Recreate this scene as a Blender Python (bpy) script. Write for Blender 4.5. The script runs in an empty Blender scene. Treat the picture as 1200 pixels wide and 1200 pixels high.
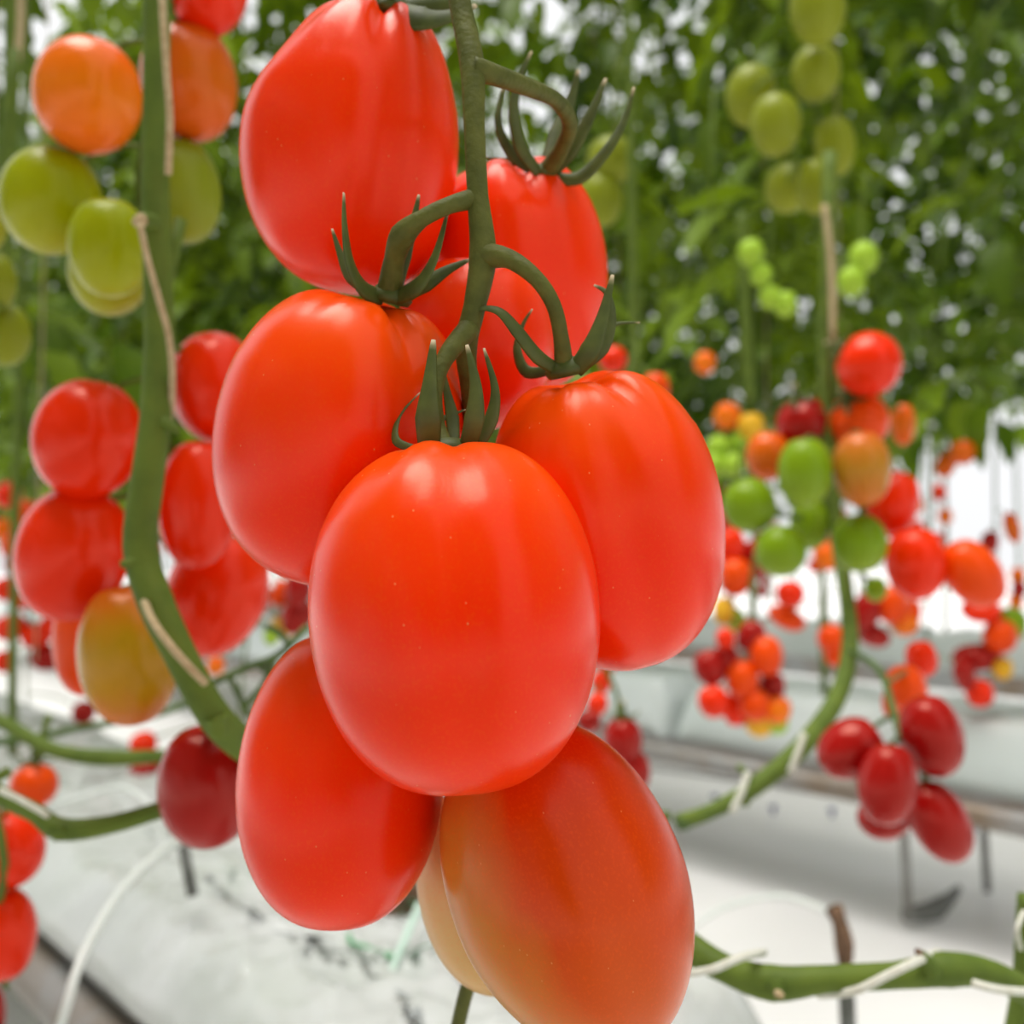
import bpy, bmesh, math, random
from mathutils import Vector, Matrix, Euler, noise as mnoise
random.seed(7)
R = math.radians
sc = bpy.context.scene
col = sc.collection

# ------------------------------------------------------------------ camera, sky, sun, exposure
F = 1203.0                      # focal length in pixels of the 1200 px frame
PITCH = math.atan(40 / F)       # horizon runs a little under the middle of the frame
CAM = Vector((0, 0, 0.67))
cam_d = bpy.data.cameras.new('camera')
cam = bpy.data.objects.new('camera', cam_d)
col.objects.link(cam)
cam.location = CAM
cam.rotation_euler = (math.pi / 2 + PITCH, 0, 0)
cam_d.sensor_width = 36
cam_d.lens = 36 * F / 1200
cam_d.clip_start = 0.01
cam_d.clip_end = 200
cam_d.dof.use_dof = True
cam_d.dof.focus_distance = 0.222
cam_d.dof.aperture_fstop = 11.5
sc.camera = cam

world = bpy.data.worlds.new('overcast_sky')
sc.world = world
world.use_nodes = True
bg = world.node_tree.nodes['Background']
# overcast sky: brighter overhead than at the horizon
_nt = world.node_tree
_tc = _nt.nodes.new('ShaderNodeTexCoord')
_sp = _nt.nodes.new('ShaderNodeSeparateXYZ')
_nt.links.new(_tc.outputs['Generated'], _sp.inputs[0])
_mr = _nt.nodes.new('ShaderNodeMapRange')
_mr.inputs['From Min'].default_value = 0.0
_mr.inputs['From Max'].default_value = 1.0
_mr.inputs['To Min'].default_value = 1.25
_mr.inputs['To Max'].default_value = 1.75
_nt.links.new(_sp.outputs['Z'], _mr.inputs['Value'])
_nt.links.new(_mr.outputs['Result'], bg.inputs['Strength'])
bg.inputs['Color'].default_value = (0.975, 0.985, 1.0, 1)

sun_d = bpy.data.lights.new('hazy_sun', 'SUN')
sun_d.energy = 4.8
sun_d.angle = R(40)
sun_d.color = (1.0, 0.97, 0.92)
sun = bpy.data.objects.new('hazy_sun', sun_d)
sun.rotation_euler = Euler((R(5), R(-13), 0), 'XYZ')
col.objects.link(sun)

vs = sc.view_settings
vs.view_transform = 'Standard'
vs.look = 'None'
vs.gamma = 1
vs.use_curve_mapping = False
vs.exposure = -0.32

# ------------------------------------------------------------------ helpers
RIGHT = Vector((1, 0, 0))
FWD = Vector((0, math.cos(PITCH), math.sin(PITCH)))
UP = Vector((0, -math.sin(PITCH), math.cos(PITCH)))
ROWD = Vector((-0.657, 0.755, 0)).normalized()      # along the crop rows
ROWN = Vector((0.755, 0.657, 0)).normalized()       # across them, away from the camera
HALF = 0.0


def P(px, py, d):
    return CAM + d * (FWD + (px - 600) / F * RIGHT + (600 - py) / F * UP)


def row_pt(p, s, z):
    v = ROWN * p + ROWD * s
    return Vector((v.x, v.y, z))


def tag(o, label=None, cat=None, group=None, kind=None):
    if label: o['label'] = label
    if cat: o['category'] = cat
    if group: o['group'] = group
    if kind: o['kind'] = kind
    return o


def empty(name, loc):
    o = bpy.data.objects.new(name, None)
    o.empty_display_size = 0.01
    o.location = loc
    col.objects.link(o)
    return o


def link(name, me, parent=None, loc=None, mat=None):
    o = bpy.data.objects.new(name, me)
    col.objects.link(o)
    if mat and not me.materials:
        me.materials.append(mat)
    if loc is not None:
        o.location = loc
    if parent:
        o.parent = parent
        pm = Matrix.Translation(parent.location)
        o.matrix_parent_inverse = pm.inverted()
    return o


class MB:
    """collects vertices and faces of one mesh, with a 0..1 attribute along sweeps"""
    def __init__(self):
        self.v, self.f, self.t = [], [], []

    def add(self, verts, faces, ts=None):
        b = len(self.v)
        self.v += [tuple(v) for v in verts]
        self.f += [tuple(i + b for i in f) for f in faces]
        self.t += list(ts) if ts else [0.0] * len(verts)

    def tube(self, pts, rads, seg=10, flat=1.0, side=None, smooth=4, cap=True):
        pts = [Vector(p) for p in pts]
        if not hasattr(rads, '__len__'):
            rads = [rads] * len(pts)
        pts, rads = spline(pts, rads, smooth)
        n = len(pts)
        T = []
        for i in range(n):
            a = pts[max(i - 1, 0)]; b = pts[min(i + 1, n - 1)]
            T.append((b - a).normalized() if (b - a).length > 1e-9 else Vector((0, 0, 1)))
        ref = side.copy() if side else Vector((0, -1, 0.1))
        N = (ref - T[0] * ref.dot(T[0]))
        if N.length < 1e-4:
            N = T[0].orthogonal()
        N.normalize()
        vs_, ts, fs = [], [], []
        for i in range(n):
            N = N - T[i] * N.dot(T[i])
            N.normalize()
            B = T[i].cross(N)
            for k in range(seg):
                a = 2 * math.pi * k / seg
                vs_.append(pts[i] + N * (math.cos(a) * rads[i] * flat) + B * (math.sin(a) * rads[i]))
                ts.append(i / (n - 1))
        for i in range(n - 1):
            for k in range(seg):
                k2 = (k + 1) % seg
                fs.append((i * seg + k, i * seg + k2, (i + 1) * seg + k2, (i + 1) * seg + k))
        if cap:
            fs.append(tuple(range(seg - 1, -1, -1)))
            fs.append(tuple((n - 1) * seg + k for k in range(seg)))
        self.add(vs_, fs, ts)
        return self

    def mesh(self, name, mat=None, smooth=True):
        me = bpy.data.meshes.new(name)
        me.from_pydata(self.v, [], self.f)
        at = me.attributes.new('along', 'FLOAT', 'POINT')
        at.data.foreach_set('value', self.t)
        if smooth:
            me.polygons.foreach_set('use_smooth', [True] * len(me.polygons))
        me.update()
        bm = bmesh.new(); bm.from_mesh(me)
        bmesh.ops.recalc_face_normals(bm, faces=bm.faces)
        bm.to_mesh(me); bm.free()
        if mat:
            me.materials.append(mat)
        return me

    def build(self, name, mat, parent=None, smooth=True):
        return link(name, self.mesh(name, mat, smooth), parent)


def spline(pts, rads, sub):
    if sub <= 1 or len(pts) < 3:
        return pts, list(rads)
    op, orr = [], []
    n = len(pts)
    for i in range(n - 1):
        p0, p1, p2, p3 = pts[max(i - 1, 0)], pts[i], pts[i + 1], pts[min(i + 2, n - 1)]
        r1, r2 = rads[i], rads[i + 1]
        for k in range(sub):
            t = k / sub
            t2, t3 = t * t, t * t * t
            op.append(0.5 * ((2 * p1) + (p2 - p0) * t + (2 * p0 - 5 * p1 + 4 * p2 - p3) * t2 + (3 * p1 - p0 - 3 * p2 + p3) * t3))
            orr.append(r1 + (r2 - r1) * t)
    op.append(pts[-1]); orr.append(rads[-1])
    return op, orr


def box_verts(mb, c, ax, ay, az, hx, hy, hz):
    vs_ = [c + ax * (sx * hx) + ay * (sy * hy) + az * (sz * hz) for sx in (-1, 1) for sy in (-1, 1) for sz in (-1, 1)]
    mb.add(vs_, [(0, 1, 3, 2), (4, 6, 7, 5), (0, 4, 5, 1), (2, 3, 7, 6), (0, 2, 6, 4), (1, 5, 7, 3)])


# ------------------------------------------------------------------ materials
def srgb(r, g, b):
    f = lambda c: (c / 12.92) if c <= 0.04045 else ((c + 0.055) / 1.055) ** 2.4
    return (f(r / 255), f(g / 255), f(b / 255), 1)


def mat_new(name, rough=0.5, spec=0.5):
    m = bpy.data.materials.new(name)
    m.use_nodes = True
    b = m.node_tree.nodes['Principled BSDF']
    b.inputs['Roughness'].default_value = rough
    b.inputs['Specular IOR Level'].default_value = spec
    return m, m.node_tree, b


def ramp(nt, stops, inp):
    n = nt.nodes.new('ShaderNodeValToRGB')
    e = n.color_ramp.elements
    while len(e) < len(stops):
        e.new(0.5)
    for el, (p, c) in zip(e, stops):
        el.position = p
        el.color = c
    nt.links.new(inp, n.inputs[0])
    return n


def noise(nt, coord, scale, detail=3, rough=0.5):
    n = nt.nodes.new('ShaderNodeTexNoise')
    n.inputs['Scale'].default_value = scale
    n.inputs['Detail'].default_value = detail
    n.inputs['Roughness'].default_value = rough
    nt.links.new(coord, n.inputs['Vector'])
    return n


def mix(nt, fac, a, b, blend='MIX'):
    n = nt.nodes.new('ShaderNodeMix')
    n.data_type = 'RGBA'
    n.blend_type = blend
    for s, v in ((n.inputs['Factor'], fac), (n.inputs['A'], a), (n.inputs['B'], b)):
        if isinstance(v, (int, float)):
            s.default_value = v
        elif isinstance(v, tuple):
            s.default_value = v
        else:
            nt.links.new(v, s)
    return n.outputs['Result']


def math_n(nt, op, a, b=None):
    n = nt.nodes.new('ShaderNodeMath')
    n.operation = op
    for i, v in enumerate((a, b)):
        if v is None: continue
        if isinstance(v, (int, float)): n.inputs[i].default_value = v
        else: nt.links.new(v, n.inputs[i])
    return n.outputs[0]


def tomato_mat(name, stops, patch=None, patch_dir=None, tint=(1.0, 0.58, 0.45, 1), spec=0.37, rough=0.25, speck=True, patch_lo=0.45, patch_hi=0.75):
    """stops: colours from blossom end (0) to stem end (1); patch: unripe colour over one flank"""
    m, nt, b = mat_new(name, rough, spec)
    b.inputs['Specular Tint'].default_value = tint
    tc = nt.nodes.new('ShaderNodeTexCoord')
    sep = nt.nodes.new('ShaderNodeSeparateXYZ')
    nt.links.new(tc.outputs['Generated'], sep.inputs[0])
    nz = noise(nt, tc.outputs['Generated'], 2.2, 3)
    zz = math_n(nt, 'ADD', sep.outputs['Z'], math_n(nt, 'MULTIPLY', math_n(nt, 'SUBTRACT', nz.outputs['Fac'], 0.5), 0.35))
    base = ramp(nt, stops, zz).outputs['Color']
    if patch:
        v = nt.nodes.new('ShaderNodeVectorMath'); v.operation = 'DOT_PRODUCT'
        nt.links.new(tc.outputs['Generated'], v.inputs[0])
        v.inputs[1].default_value = patch_dir
        n2 = noise(nt, tc.outputs['Generated'], 3.0, 3)
        s = math_n(nt, 'ADD', math_n(nt, 'ADD', v.outputs['Value'], 1.0), math_n(nt, 'MULTIPLY', math_n(nt, 'SUBTRACT', n2.outputs['Fac'], 0.5), 0.4))
        fac = ramp(nt, [(patch_lo, (0, 0, 0, 1)), (patch_hi, (1, 1, 1, 1))], s).outputs['Color']
        base = mix(nt, fac, base, patch)
    if speck:
        n3 = noise(nt, tc.outputs['Generated'], 90, 2)
        base = mix(nt, math_n(nt, 'MULTIPLY', ramp(nt, [(0.5, (0, 0, 0, 1)), (0.75, (1, 1, 1, 1))], n3.outputs['Fac']).outputs['Color'], 0.25),
                   base, (0.92, 0.10, 0.0005, 1))
        vo = nt.nodes.new('ShaderNodeTexVoronoi')
        vo.inputs['Scale'].default_value = 15
        nt.links.new(tc.outputs['Generated'], vo.inputs['Vector'])
        dots = ramp(nt, [(0.035, (1, 1, 1, 1)), (0.06, (0, 0, 0, 1))], vo.outputs['Distance']).outputs['Color']
        base = mix(nt, math_n(nt, 'MULTIPLY', dots, 0.45), base, (0.85, 0.42, 0.16, 1))
        bmp = nt.nodes.new('ShaderNodeBump')
        bmp.inputs['Strength'].default_value = 0.03
        bmp.inputs['Distance'].default_value = 0.001
        nt.links.new(n3.outputs['Fac'], bmp.inputs['Height'])
        nt.links.new(bmp.outputs['Normal'], b.inputs['Normal'])
    nt.links.new(base, b.inputs['Base Color'])
    return m


def plain(name, c, rough=0.5, spec=0.4, var=None, scale=8, metal=0.0, bump=0.0, coord='Object', bump_scale=None):
    m, nt, b = mat_new(name, rough, spec)
    b.inputs['Metallic'].default_value = metal
    tc = nt.nodes.new('ShaderNodeTexCoord')
    n = noise(nt, tc.outputs[coord], scale, 4)
    c2 = var or tuple(x * 0.8 for x in c[:3]) + (1,)
    r = ramp(nt, [(0.35, c), (0.65, c2)], n.outputs['Fac'])
    nt.links.new(r.outputs['Color'], b.inputs['Base Color'])
    if bump:
        n2 = noise(nt, tc.outputs[coord], bump_scale or scale * 3, 4)
        bm_ = nt.nodes.new('ShaderNodeBump')
        bm_.inputs['Strength'].default_value = bump
        bm_.inputs['Distance'].default_value = 0.01
        nt.links.new(n2.outputs['Fac'], bm_.inputs['Height'])
        nt.links.new(bm_.outputs['Normal'], b.inputs['Normal'])
    return m


def leaf_mat(name, lo, hi, trans=0.35):
    m, nt, b = mat_new(name, 0.45, 0.28)
    oi = nt.nodes.new('ShaderNodeObjectInfo')
    tc = nt.nodes.new('ShaderNodeTexCoord')
    n = noise(nt, tc.outputs['Object'], 9, 3)
    f = math_n(nt, 'ADD', math_n(nt, 'MULTIPLY', oi.outputs['Random'], 0.6), math_n(nt, 'MULTIPLY', n.outputs['Fac'], 0.5))
    c = ramp(nt, [(0.15, lo), (0.85, hi)], f).outputs['Color']
    nt.links.new(c, b.inputs['Base Color'])
    tr = nt.nodes.new('ShaderNodeBsdfTranslucent')
    tcm = mix(nt, 1.0, c, (1.35, 1.25, 0.5, 1), 'MULTIPLY')
    nt.links.new(tcm, tr.inputs['Color'])
    ms = nt.nodes.new('ShaderNodeMixShader')
    ms.inputs[0].default_value = trans
    nt.links.new(b.outputs[0], ms.inputs[1]); nt.links.new(tr.outputs[0], ms.inputs[2])
    nt.links.new(ms.outputs[0], nt.nodes['Material Output'].inputs['Surface'])
    return m


def sepal_mat(name, c1, c2, tip):
    m, nt, b = mat_new(name, 0.55, 0.35)
    a = nt.nodes.new('ShaderNodeAttribute'); a.attribute_name = 'along'
    tc = nt.nodes.new('ShaderNodeTexCoord')
    n = noise(nt, tc.outputs['Object'], 220, 3)
    g = ramp(nt, [(0.3, c1), (0.7, c2)], n.outputs['Fac']).outputs['Color']
    k = ramp(nt, [(0.9, (0, 0, 0, 1)), (0.985, (1, 1, 1, 1))], a.outputs['Fac']).outputs['Color']
    nt.links.new(mix(nt, k, g, tip), b.inputs['Base Color'])
    return m


RED, DRED, ORED = (0.72, 0.022, 0.001, 1), (0.52, 0.008, 0.001, 1), (0.80, 0.065, 0.001, 1)
M = {}
M['hero'] = tomato_mat('tomato_skin_red', [(0.05, (0.90, 0.030, 0.001, 1)), (0.40, (0.93, 0.022, 0.0001, 1)), (0.65, (0.95, 0.038, 0.0001, 1)), (0.95, (0.95, 0.075, 0.0002, 1))])
M['hero_deep'] = tomato_mat('tomato_skin_deep_red', [(0.05, (0.88, 0.025, 0.001, 1)), (0.5, (0.94, 0.028, 0.0001, 1)), (0.95, (0.95, 0.04, 0.0002, 1))])
M['hero_turning'] = tomato_mat('tomato_skin_turning', [(0.05, (0.62, 0.095, 0.003, 1)), (0.4, (0.62, 0.055, 0.0005, 1)), (0.7, (0.64, 0.04, 0.0003, 1)), (0.95, (0.72, 0.02, 0.0003, 1))],
                               (0.56, 0.25, 0.03, 1), (-1.0, 0.0, -0.10), patch_lo=0.50, patch_hi=0.95)
M['hero_pale'] = tomato_mat('tomato_skin_pale', [(0.0, (0.62, 0.36, 0.12, 1)), (0.5, (0.66, 0.42, 0.17, 1)), (1.0, (0.7, 0.3, 0.08, 1))])
M['red'] = tomato_mat('tomato_skin_red_glossy', [(0.0, (0.78, 0.020, 0.001, 1)), (0.5, (0.84, 0.022, 0.0005, 1)), (1.0, (0.86, 0.03, 0.0005, 1))], spec=0.42, rough=0.22, speck=False)
M['dark'] = tomato_mat('tomato_skin_crimson', [(0.0, (0.36, 0.006, 0.006, 1)), (1.0, (0.32, 0.004, 0.003, 1))], spec=0.42, rough=0.22, speck=False)
M['scarlet'] = tomato_mat('tomato_skin_scarlet', [(0.0, (0.78, 0.05, 0.001, 1)), (1.0, (0.82, 0.07, 0.001, 1))], rough=0.3, speck=False)
M['orange'] = tomato_mat('tomato_skin_orange', [(0.0, (0.90, 0.15, 0.012, 1)), (0.5, (0.88, 0.19, 0.003, 1)), (1.0, (0.90, 0.11, 0.003, 1))], spec=0.42, rough=0.22, speck=False)
M['orange_brown'] = tomato_mat('tomato_skin_orange_brown', [(0.0, (0.72, 0.10, 0.006, 1)), (0.5, (0.62, 0.115, 0.003, 1)), (1.0, (0.72, 0.085, 0.004, 1))], spec=0.42, rough=0.22, speck=False)
M['blush'] = tomato_mat('tomato_skin_blush', [(0.0, (0.60, 0.14, 0.02, 1)), (0.5, (0.45, 0.20, 0.015, 1)), (1.0, (0.55, 0.10, 0.012, 1))], spec=0.42, rough=0.22, speck=False)
M['yellow_green'] = tomato_mat('tomato_skin_half_ripe', [(0.0, (0.62, 0.13, 0.02, 1)), (0.3, (0.50, 0.24, 0.008, 1)), (0.6, (0.42, 0.22, 0.006, 1)), (1.0, (0.62, 0.10, 0.006, 1))], spec=0.42, rough=0.22, speck=False)
M['green'] = tomato_mat('tomato_skin_green', [(0.0, (0.38, 0.40, 0.03, 1)), (0.4, (0.33, 0.345, 0.001, 1)), (1.0, (0.28, 0.32, 0.001, 1))], rough=0.3, speck=False, tint=(1, 1, 0.8, 1), spec=0.2)
M['fresh_green'] = tomato_mat('tomato_skin_fresh_green', [(0.0, (0.25, 0.35, 0.03, 1)), (0.5, (0.18, 0.29, 0.006, 1)), (1.0, (0.17, 0.27, 0.005, 1))], rough=0.3, speck=False, tint=(1, 1, 0.8, 1), spec=0.2)
M['olive'] = tomato_mat('tomato_skin_olive', [(0.0, (0.25, 0.28, 0.02, 1)), (1.0, (0.19, 0.22, 0.004, 1))], rough=0.34, speck=False, tint=(1, 1, 0.8, 1), spec=0.2)
M['lime'] = tomato_mat('tomato_skin_lime', [(0.0, (0.36, 0.52, 0.05, 1)), (1.0, (0.32, 0.50, 0.03, 1))], rough=0.34, speck=False, tint=(1, 1, 0.8, 1), spec=0.2)
M['yellow'] = tomato_mat('tomato_skin_yellow', [(0.0, (0.80, 0.42, 0.03, 1)), (1.0, (0.75, 0.40, 0.02, 1))], rough=0.34, speck=False, tint=(1, 1, 0.8, 1), spec=0.2)

M['truss'] = plain('truss_green', (0.115, 0.118, 0.022, 1), 0.6, 0.2, (0.075, 0.082, 0.014, 1), 160, bump=0.15)
M['sepal'] = sepal_mat('sepal_green', (0.055, 0.070, 0.010, 1), (0.09, 0.11, 0.018, 1), (0.55, 0.42, 0.25, 1))
M['vine'] = plain('vine_green', (0.125, 0.175, 0.022, 1), 0.6, 0.2, (0.09, 0.135, 0.018, 1), 60, bump=0.1)
M['vine_dark'] = plain('vine_dark_green', (0.085, 0.14, 0.03, 1), 0.6, 0.3, (0.05, 0.09, 0.02, 1), 60)
M['leaf'] = leaf_mat('leaf_green', (0.014, 0.05, 0.004, 1), (0.20, 0.30, 0.006, 1), 0.42)
M['leaf_far'] = leaf_mat('leaf_far_green', (0.016, 0.055, 0.004, 1), (0.17, 0.28, 0.007, 1), 0.45)
M['twine'] = plain('twine_tan', (0.55, 0.43, 0.26, 1), 0.85, 0.1, (0.42, 0.31, 0.17, 1), 300)
M['cord'] = plain('cord_white', (0.72, 0.72, 0.64, 1), 0.8, 0.2, (0.62, 0.60, 0.50, 1), 300)
M['drip'] = plain('drip_tube_white', (0.75, 0.77, 0.74, 1), 0.4, 0.5, (0.68, 0.72, 0.68, 1), 40)
M['drip_green'] = plain('drip_tube_pale_green', (0.58, 0.74, 0.64, 1), 0.4, 0.5, (0.52, 0.70, 0.60, 1), 40)
M['film'] = plain('slab_film', (0.50, 0.525, 0.49, 1), 0.2, 0.5, (0.57, 0.575, 0.57, 1), 4, bump=0.45, bump_scale=20)
M['film_far'] = plain('slab_film_far', (0.50, 0.55, 0.53, 1), 0.4, 0.5, (0.58, 0.62, 0.61, 1), 3, bump=0.25, bump_scale=12)
M['ground'] = plain('ground_film', (0.80, 0.79, 0.78, 1), 0.38, 0.5, (0.74, 0.73, 0.715, 1), 1.2, bump=0.25, bump_scale=3)
M['steel'] = plain('pipe_steel', (0.27, 0.265, 0.26, 1), 0.38, 0.5, (0.20, 0.145, 0.10, 1), 9, metal=0.3, bump=0.1)
M['rail'] = plain('rail_cream', (0.62, 0.58, 0.50, 1), 0.45, 0.4, (0.54, 0.49, 0.40, 1), 12)
M['gutter'] = plain('gutter_grey', (0.42, 0.43, 0.44, 1), 0.5, 0.4, (0.30, 0.22, 0.16, 1), 5)
M['stake'] = plain('stake_grey', (0.16, 0.165, 0.15, 1), 0.6, 0.3, (0.10, 0.10, 0.085, 1), 60)
M['bark'] = plain('dry_stub_brown', (0.22, 0.13, 0.08, 1), 0.85, 0.1, (0.10, 0.06, 0.04, 1), 120)
M['rod'] = plain('rod_grey', (0.27, 0.265, 0.25, 1), 0.6, 0.3, (0.20, 0.19, 0.17, 1), 30)
M['peg'] = plain('peg_blue', (0.06, 0.05, 0.25, 1), 0.5, 0.4)
M['ink_green'] = plain('print_green', (0.12, 0.36, 0.17, 1), 0.5, 0.3)
M['ink_black'] = plain('print_black', (0.10, 0.11, 0.11, 1), 0.5, 0.3)
M['ink_grey'] = plain('print_grey', (0.36, 0.38, 0.38, 1), 0.5, 0.3)
M['wall'] = plain('wall_white', (0.80, 0.80, 0.78, 1), 0.7, 0.2)
#@@STRUCT

# ------------------------------------------------------------------ the setting: film-covered ground
GZ_SLAB = 0.25          # underside of the slabs above the ground
def ground():
    mb = MB()
    n = 60
    vs_, fs = [], []
    rnd = random.Random(3)
    for i in range(n + 1):
        for j in range(n + 1):
            p = -3 + 30 * (i / n) ** 1.6
            s = -8 + 34 * j / n
            z = -0.012 + 0.009 * math.sin(p * 9.0 + 0.4 * math.sin(s * 2.0)) + 0.004 * rnd.uniform(-1, 1)
            vs_.append(row_pt(p, s, z))
    for i in range(n):
        for j in range(n):
            a = i * (n + 1) + j
            fs.append((a, a + 1, a + n + 2, a + n + 1))
    mb.add(vs_, fs)
    o = mb.build('floor', M['ground'])
    tag(o, 'white plastic film covering the greenhouse ground', None, None, 'structure')
ground()


# ------------------------------------------------------------------ growing slabs, gutters, pipes
def slab_z(p, s_, p0, p1, s0, s1, z0, z1, wr, seed):
    """height of the crumpled film on top of a slab"""
    x = (p - p0) / (p1 - p0)
    edge = max(0.0, 1 - (2 * min(x, 1 - x) / 0.28)) if 0 <= x <= 1 else 1
    v = (s_ - s0) / (s1 - s0)
    e = max(0.0, 1 - min(v, 1 - v) * (s1 - s0) / 0.05)
    q = Vector((p * 9 + seed, s_ * 5, 0.3 * seed))
    w = 1 - abs(mnoise.noise(q * 1.1)) * 2
    w2 = 1 - abs(mnoise.noise(Vector((p * 26 + s_ * 9, s_ * 16 - p * 6, seed)))) * 2
    w3 = mnoise.noise(Vector((p * 60, s_ * 45, seed + 5)))
    return z1 - (z1 - z0) * (0.55 * edge ** 2.2 + 0.5 * e ** 2) + wr * (w * 0.6 + max(w2, 0) ** 3 * 0.7 + 0.25 * w3) * (1 - 0.6 * edge)


def pillow(p0, p1, s0, s1, z0, z1, seed, wr=0.006, nu=46, nv=120):
    """film-wrapped slab: long pillow with a crumpled top, rounded flanks and pinched ends"""
    mb = MB()
    vs_, fs = [], []
    for j in range(nv + 1):
        s_ = s0 + (s1 - s0) * j / nv
        ring = []
        for i in range(nu + 1):
            p = p0 + (p1 - p0) * i / nu
            ring.append((p, slab_z(p, s_, p0, p1, s0, s1, z0, z1, wr, seed)))
        zl, zr = ring[0][1], ring[-1][1]
        ring += [(p1 + 0.006, (zr + z0) / 2), (p1 - 0.004, z0), ((p0 + p1) / 2, z0), (p0 + 0.004, z0), (p0 - 0.006, (zl + z0) / 2)]
        vs_ += [row_pt(p, s_, z) for p, z in ring]
    n = nu + 6
    for j in range(nv):
        for i in range(n):
            i2 = (i + 1) % n
            fs.append((j * n + i, j * n + i2, (j + 1) * n + i2, (j + 1) * n + i))
    fs.append(tuple(range(n))); fs.append(tuple(nv * n + i for i in range(n)))
    mb.add(vs_, fs)
    return mb


def gutter_mb(p0, p1, s0, s1, z0, z1, t=0.004, lip=0.02):
    """open channel bent from sheet: U profile swept along the row"""
    prof = [(p0 - lip, z1), (p0, z1), (p0 + 0.02, z0), (p1 - 0.02, z0), (p1, z1), (p1 + lip, z1)]
    inner = [(p0 - lip, z1 + t), (p0 + t, z1 + t), (p0 + 0.02 + t, z0 + t), (p1 - 0.02 - t, z0 + t), (p1 - t, z1 + t), (p1 + lip, z1 + t)]
    loop = prof + inner[::-1]
    mb = MB()
    n = len(loop)
    vs_ = [row_pt(p, s, z) for s in (s0, s1) for p, z in loop]
    fs = [(i, (i + 1) % n, n + (i + 1) % n, n + i) for i in range(n)]
    m = len(prof)
    for i in range(m - 1):
        a, b, c, d = i, i + 1, n - 2 - i, n - 1 - i
        fs.append((a, b, c, d)); fs.append((n + a, n + d, n + c, n + b))
    mb.add(vs_, fs)
    return mb


SLAB_Z0, SLAB_Z1 = 0.25, 0.33
near_labels = ['crumpled pale film-wrapped growing slab below the large hanging tomatoes',
               'pale growing slab behind the front slab, under the stems at lower left',
               'farther pale growing slab in the front row at the far left']
s = 0.47
for i, lb in enumerate(near_labels):
    o = pillow(0.35, 0.70, s, s + 1.05, SLAB_Z0, SLAB_Z1, 10 + i, 0.014).build('growing_slab', M['film'])
    if i == 0: front_slab = o
    tag(o, lb, 'growing slab', 'growing slabs of the front row')
    s += 1.09
NEAR_S1 = s


def on_slab(px_, py_, lift=0.005):
    d = (CAM.z - 0.325) / ((py_ - 640) / F)
    w = P(px_, py_, d)
    for _ in range(3):
        p_, s_ = w.dot(ROWN), w.dot(ROWD)
        z = slab_z(p_, s_, 0.35, 0.70, 0.47, 1.52, SLAB_Z0, SLAB_Z1, 0.014, 10) + lift
        v = (w - CAM)
        w = CAM + v * ((z - CAM.z) / v.z)
    return w


def ink(pts, w, mat):
    """flat printed stroke lying on the front slab"""
    q = []
    for (x0, y0), (x1, y1) in zip(pts[:-1], pts[1:]):
        n_ = max(2, int(math.hypot(x1 - x0, y1 - y0) / 4))
        q += [on_slab(x0 + (x1 - x0) * k / n_, y0 + (y1 - y0) * k / n_) for k in range(n_)]
    q.append(on_slab(*pts[-1]))
    mb = MB()
    mb.tube(q, [w * 1.5 / 2 / F * 0.85] * len(q), 6, flat=0.12, side=Vector((0, 0, 1)), smooth=1)
    mb.build('print_mark', M[mat], front_slab)


ink([(409, 1094), (410, 1104), (432, 1110), (456, 1117)], 5, 'ink_green')
ink([(454, 1109), (456, 1122)], 7, 'ink_green')
ink([(478, 1119), (494, 1110), (516, 1104)], 6, 'ink_green')
ink([(440, 1061), (462, 1066), (482, 1066)], 5, 'ink_green')
ink([(482, 1054), (482, 1067)], 7, 'ink_green')
ink([(268, 1021), (300, 1018)], 4, 'ink_green')
ink([(324, 1092), (345, 1096), (372, 1097), (394, 1102)], 7, 'ink_black')
ink([(398, 1114), (420, 1124), (443, 1131)], 6, 'ink_grey')
ink([(356, 1106), (385, 1118), (404, 1128)], 4, 'ink_grey')
ink([(242, 1025), (270, 1048), (308, 1074)], 6, 'ink_grey')
for k, (x, y) in enumerate(((230, 1172), (238, 1174), (246, 1177))):
    ink([(x, y), (x + 5, y + 16)], 4, 'ink_black')
ink([(204, 1145), (212, 1160)], 5, 'ink_grey'); ink([(216, 1148), (222, 1162)], 4, 'ink_grey')
ink([(128, 1090), (131, 1101)], 8, 'ink_black')
ink([(474, 1178), (482, 1190), (492, 1192), (488, 1180)], 6, 'ink_grey')
ink([(464, 1160), (478, 1168)], 4, 'ink_grey')
ink([(172, 970), (180, 980)], 6, 'ink_grey')
ink([(536, 1140), (546, 1150)], 5, 'ink_grey')
g = gutter_mb(0.42, 0.62, 0.52, NEAR_S1, 0.17, 0.246).build('slab_gutter', M['gutter'], smooth=False)
tag(g, 'grey metal gutter carrying the crumpled slab of the front row', 'gutter', 'slab gutters')
pipe = MB().tube([row_pt(0.352, x, 0.212) for x in (0.1, 1.0, 2.0, NEAR_S1)], 0.029, 16, smooth=1).build('heating_pipe', M['steel'])
tag(pipe, 'thick grey rust-stained steel pipe along the edge of the crumpled slab', 'pipe', 'pipes along the front slab')
rail = MB().tube([row_pt(0.262, x, 0.20) for x in (0.1, 1.0, 2.0, NEAR_S1)], 0.014, 12, smooth=1).build('pipe_rail', M['rail'])
tag(rail, 'thin cream pipe beside the thick steel pipe in the lower left corner', 'pipe', 'pipes along the front slab')

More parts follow.
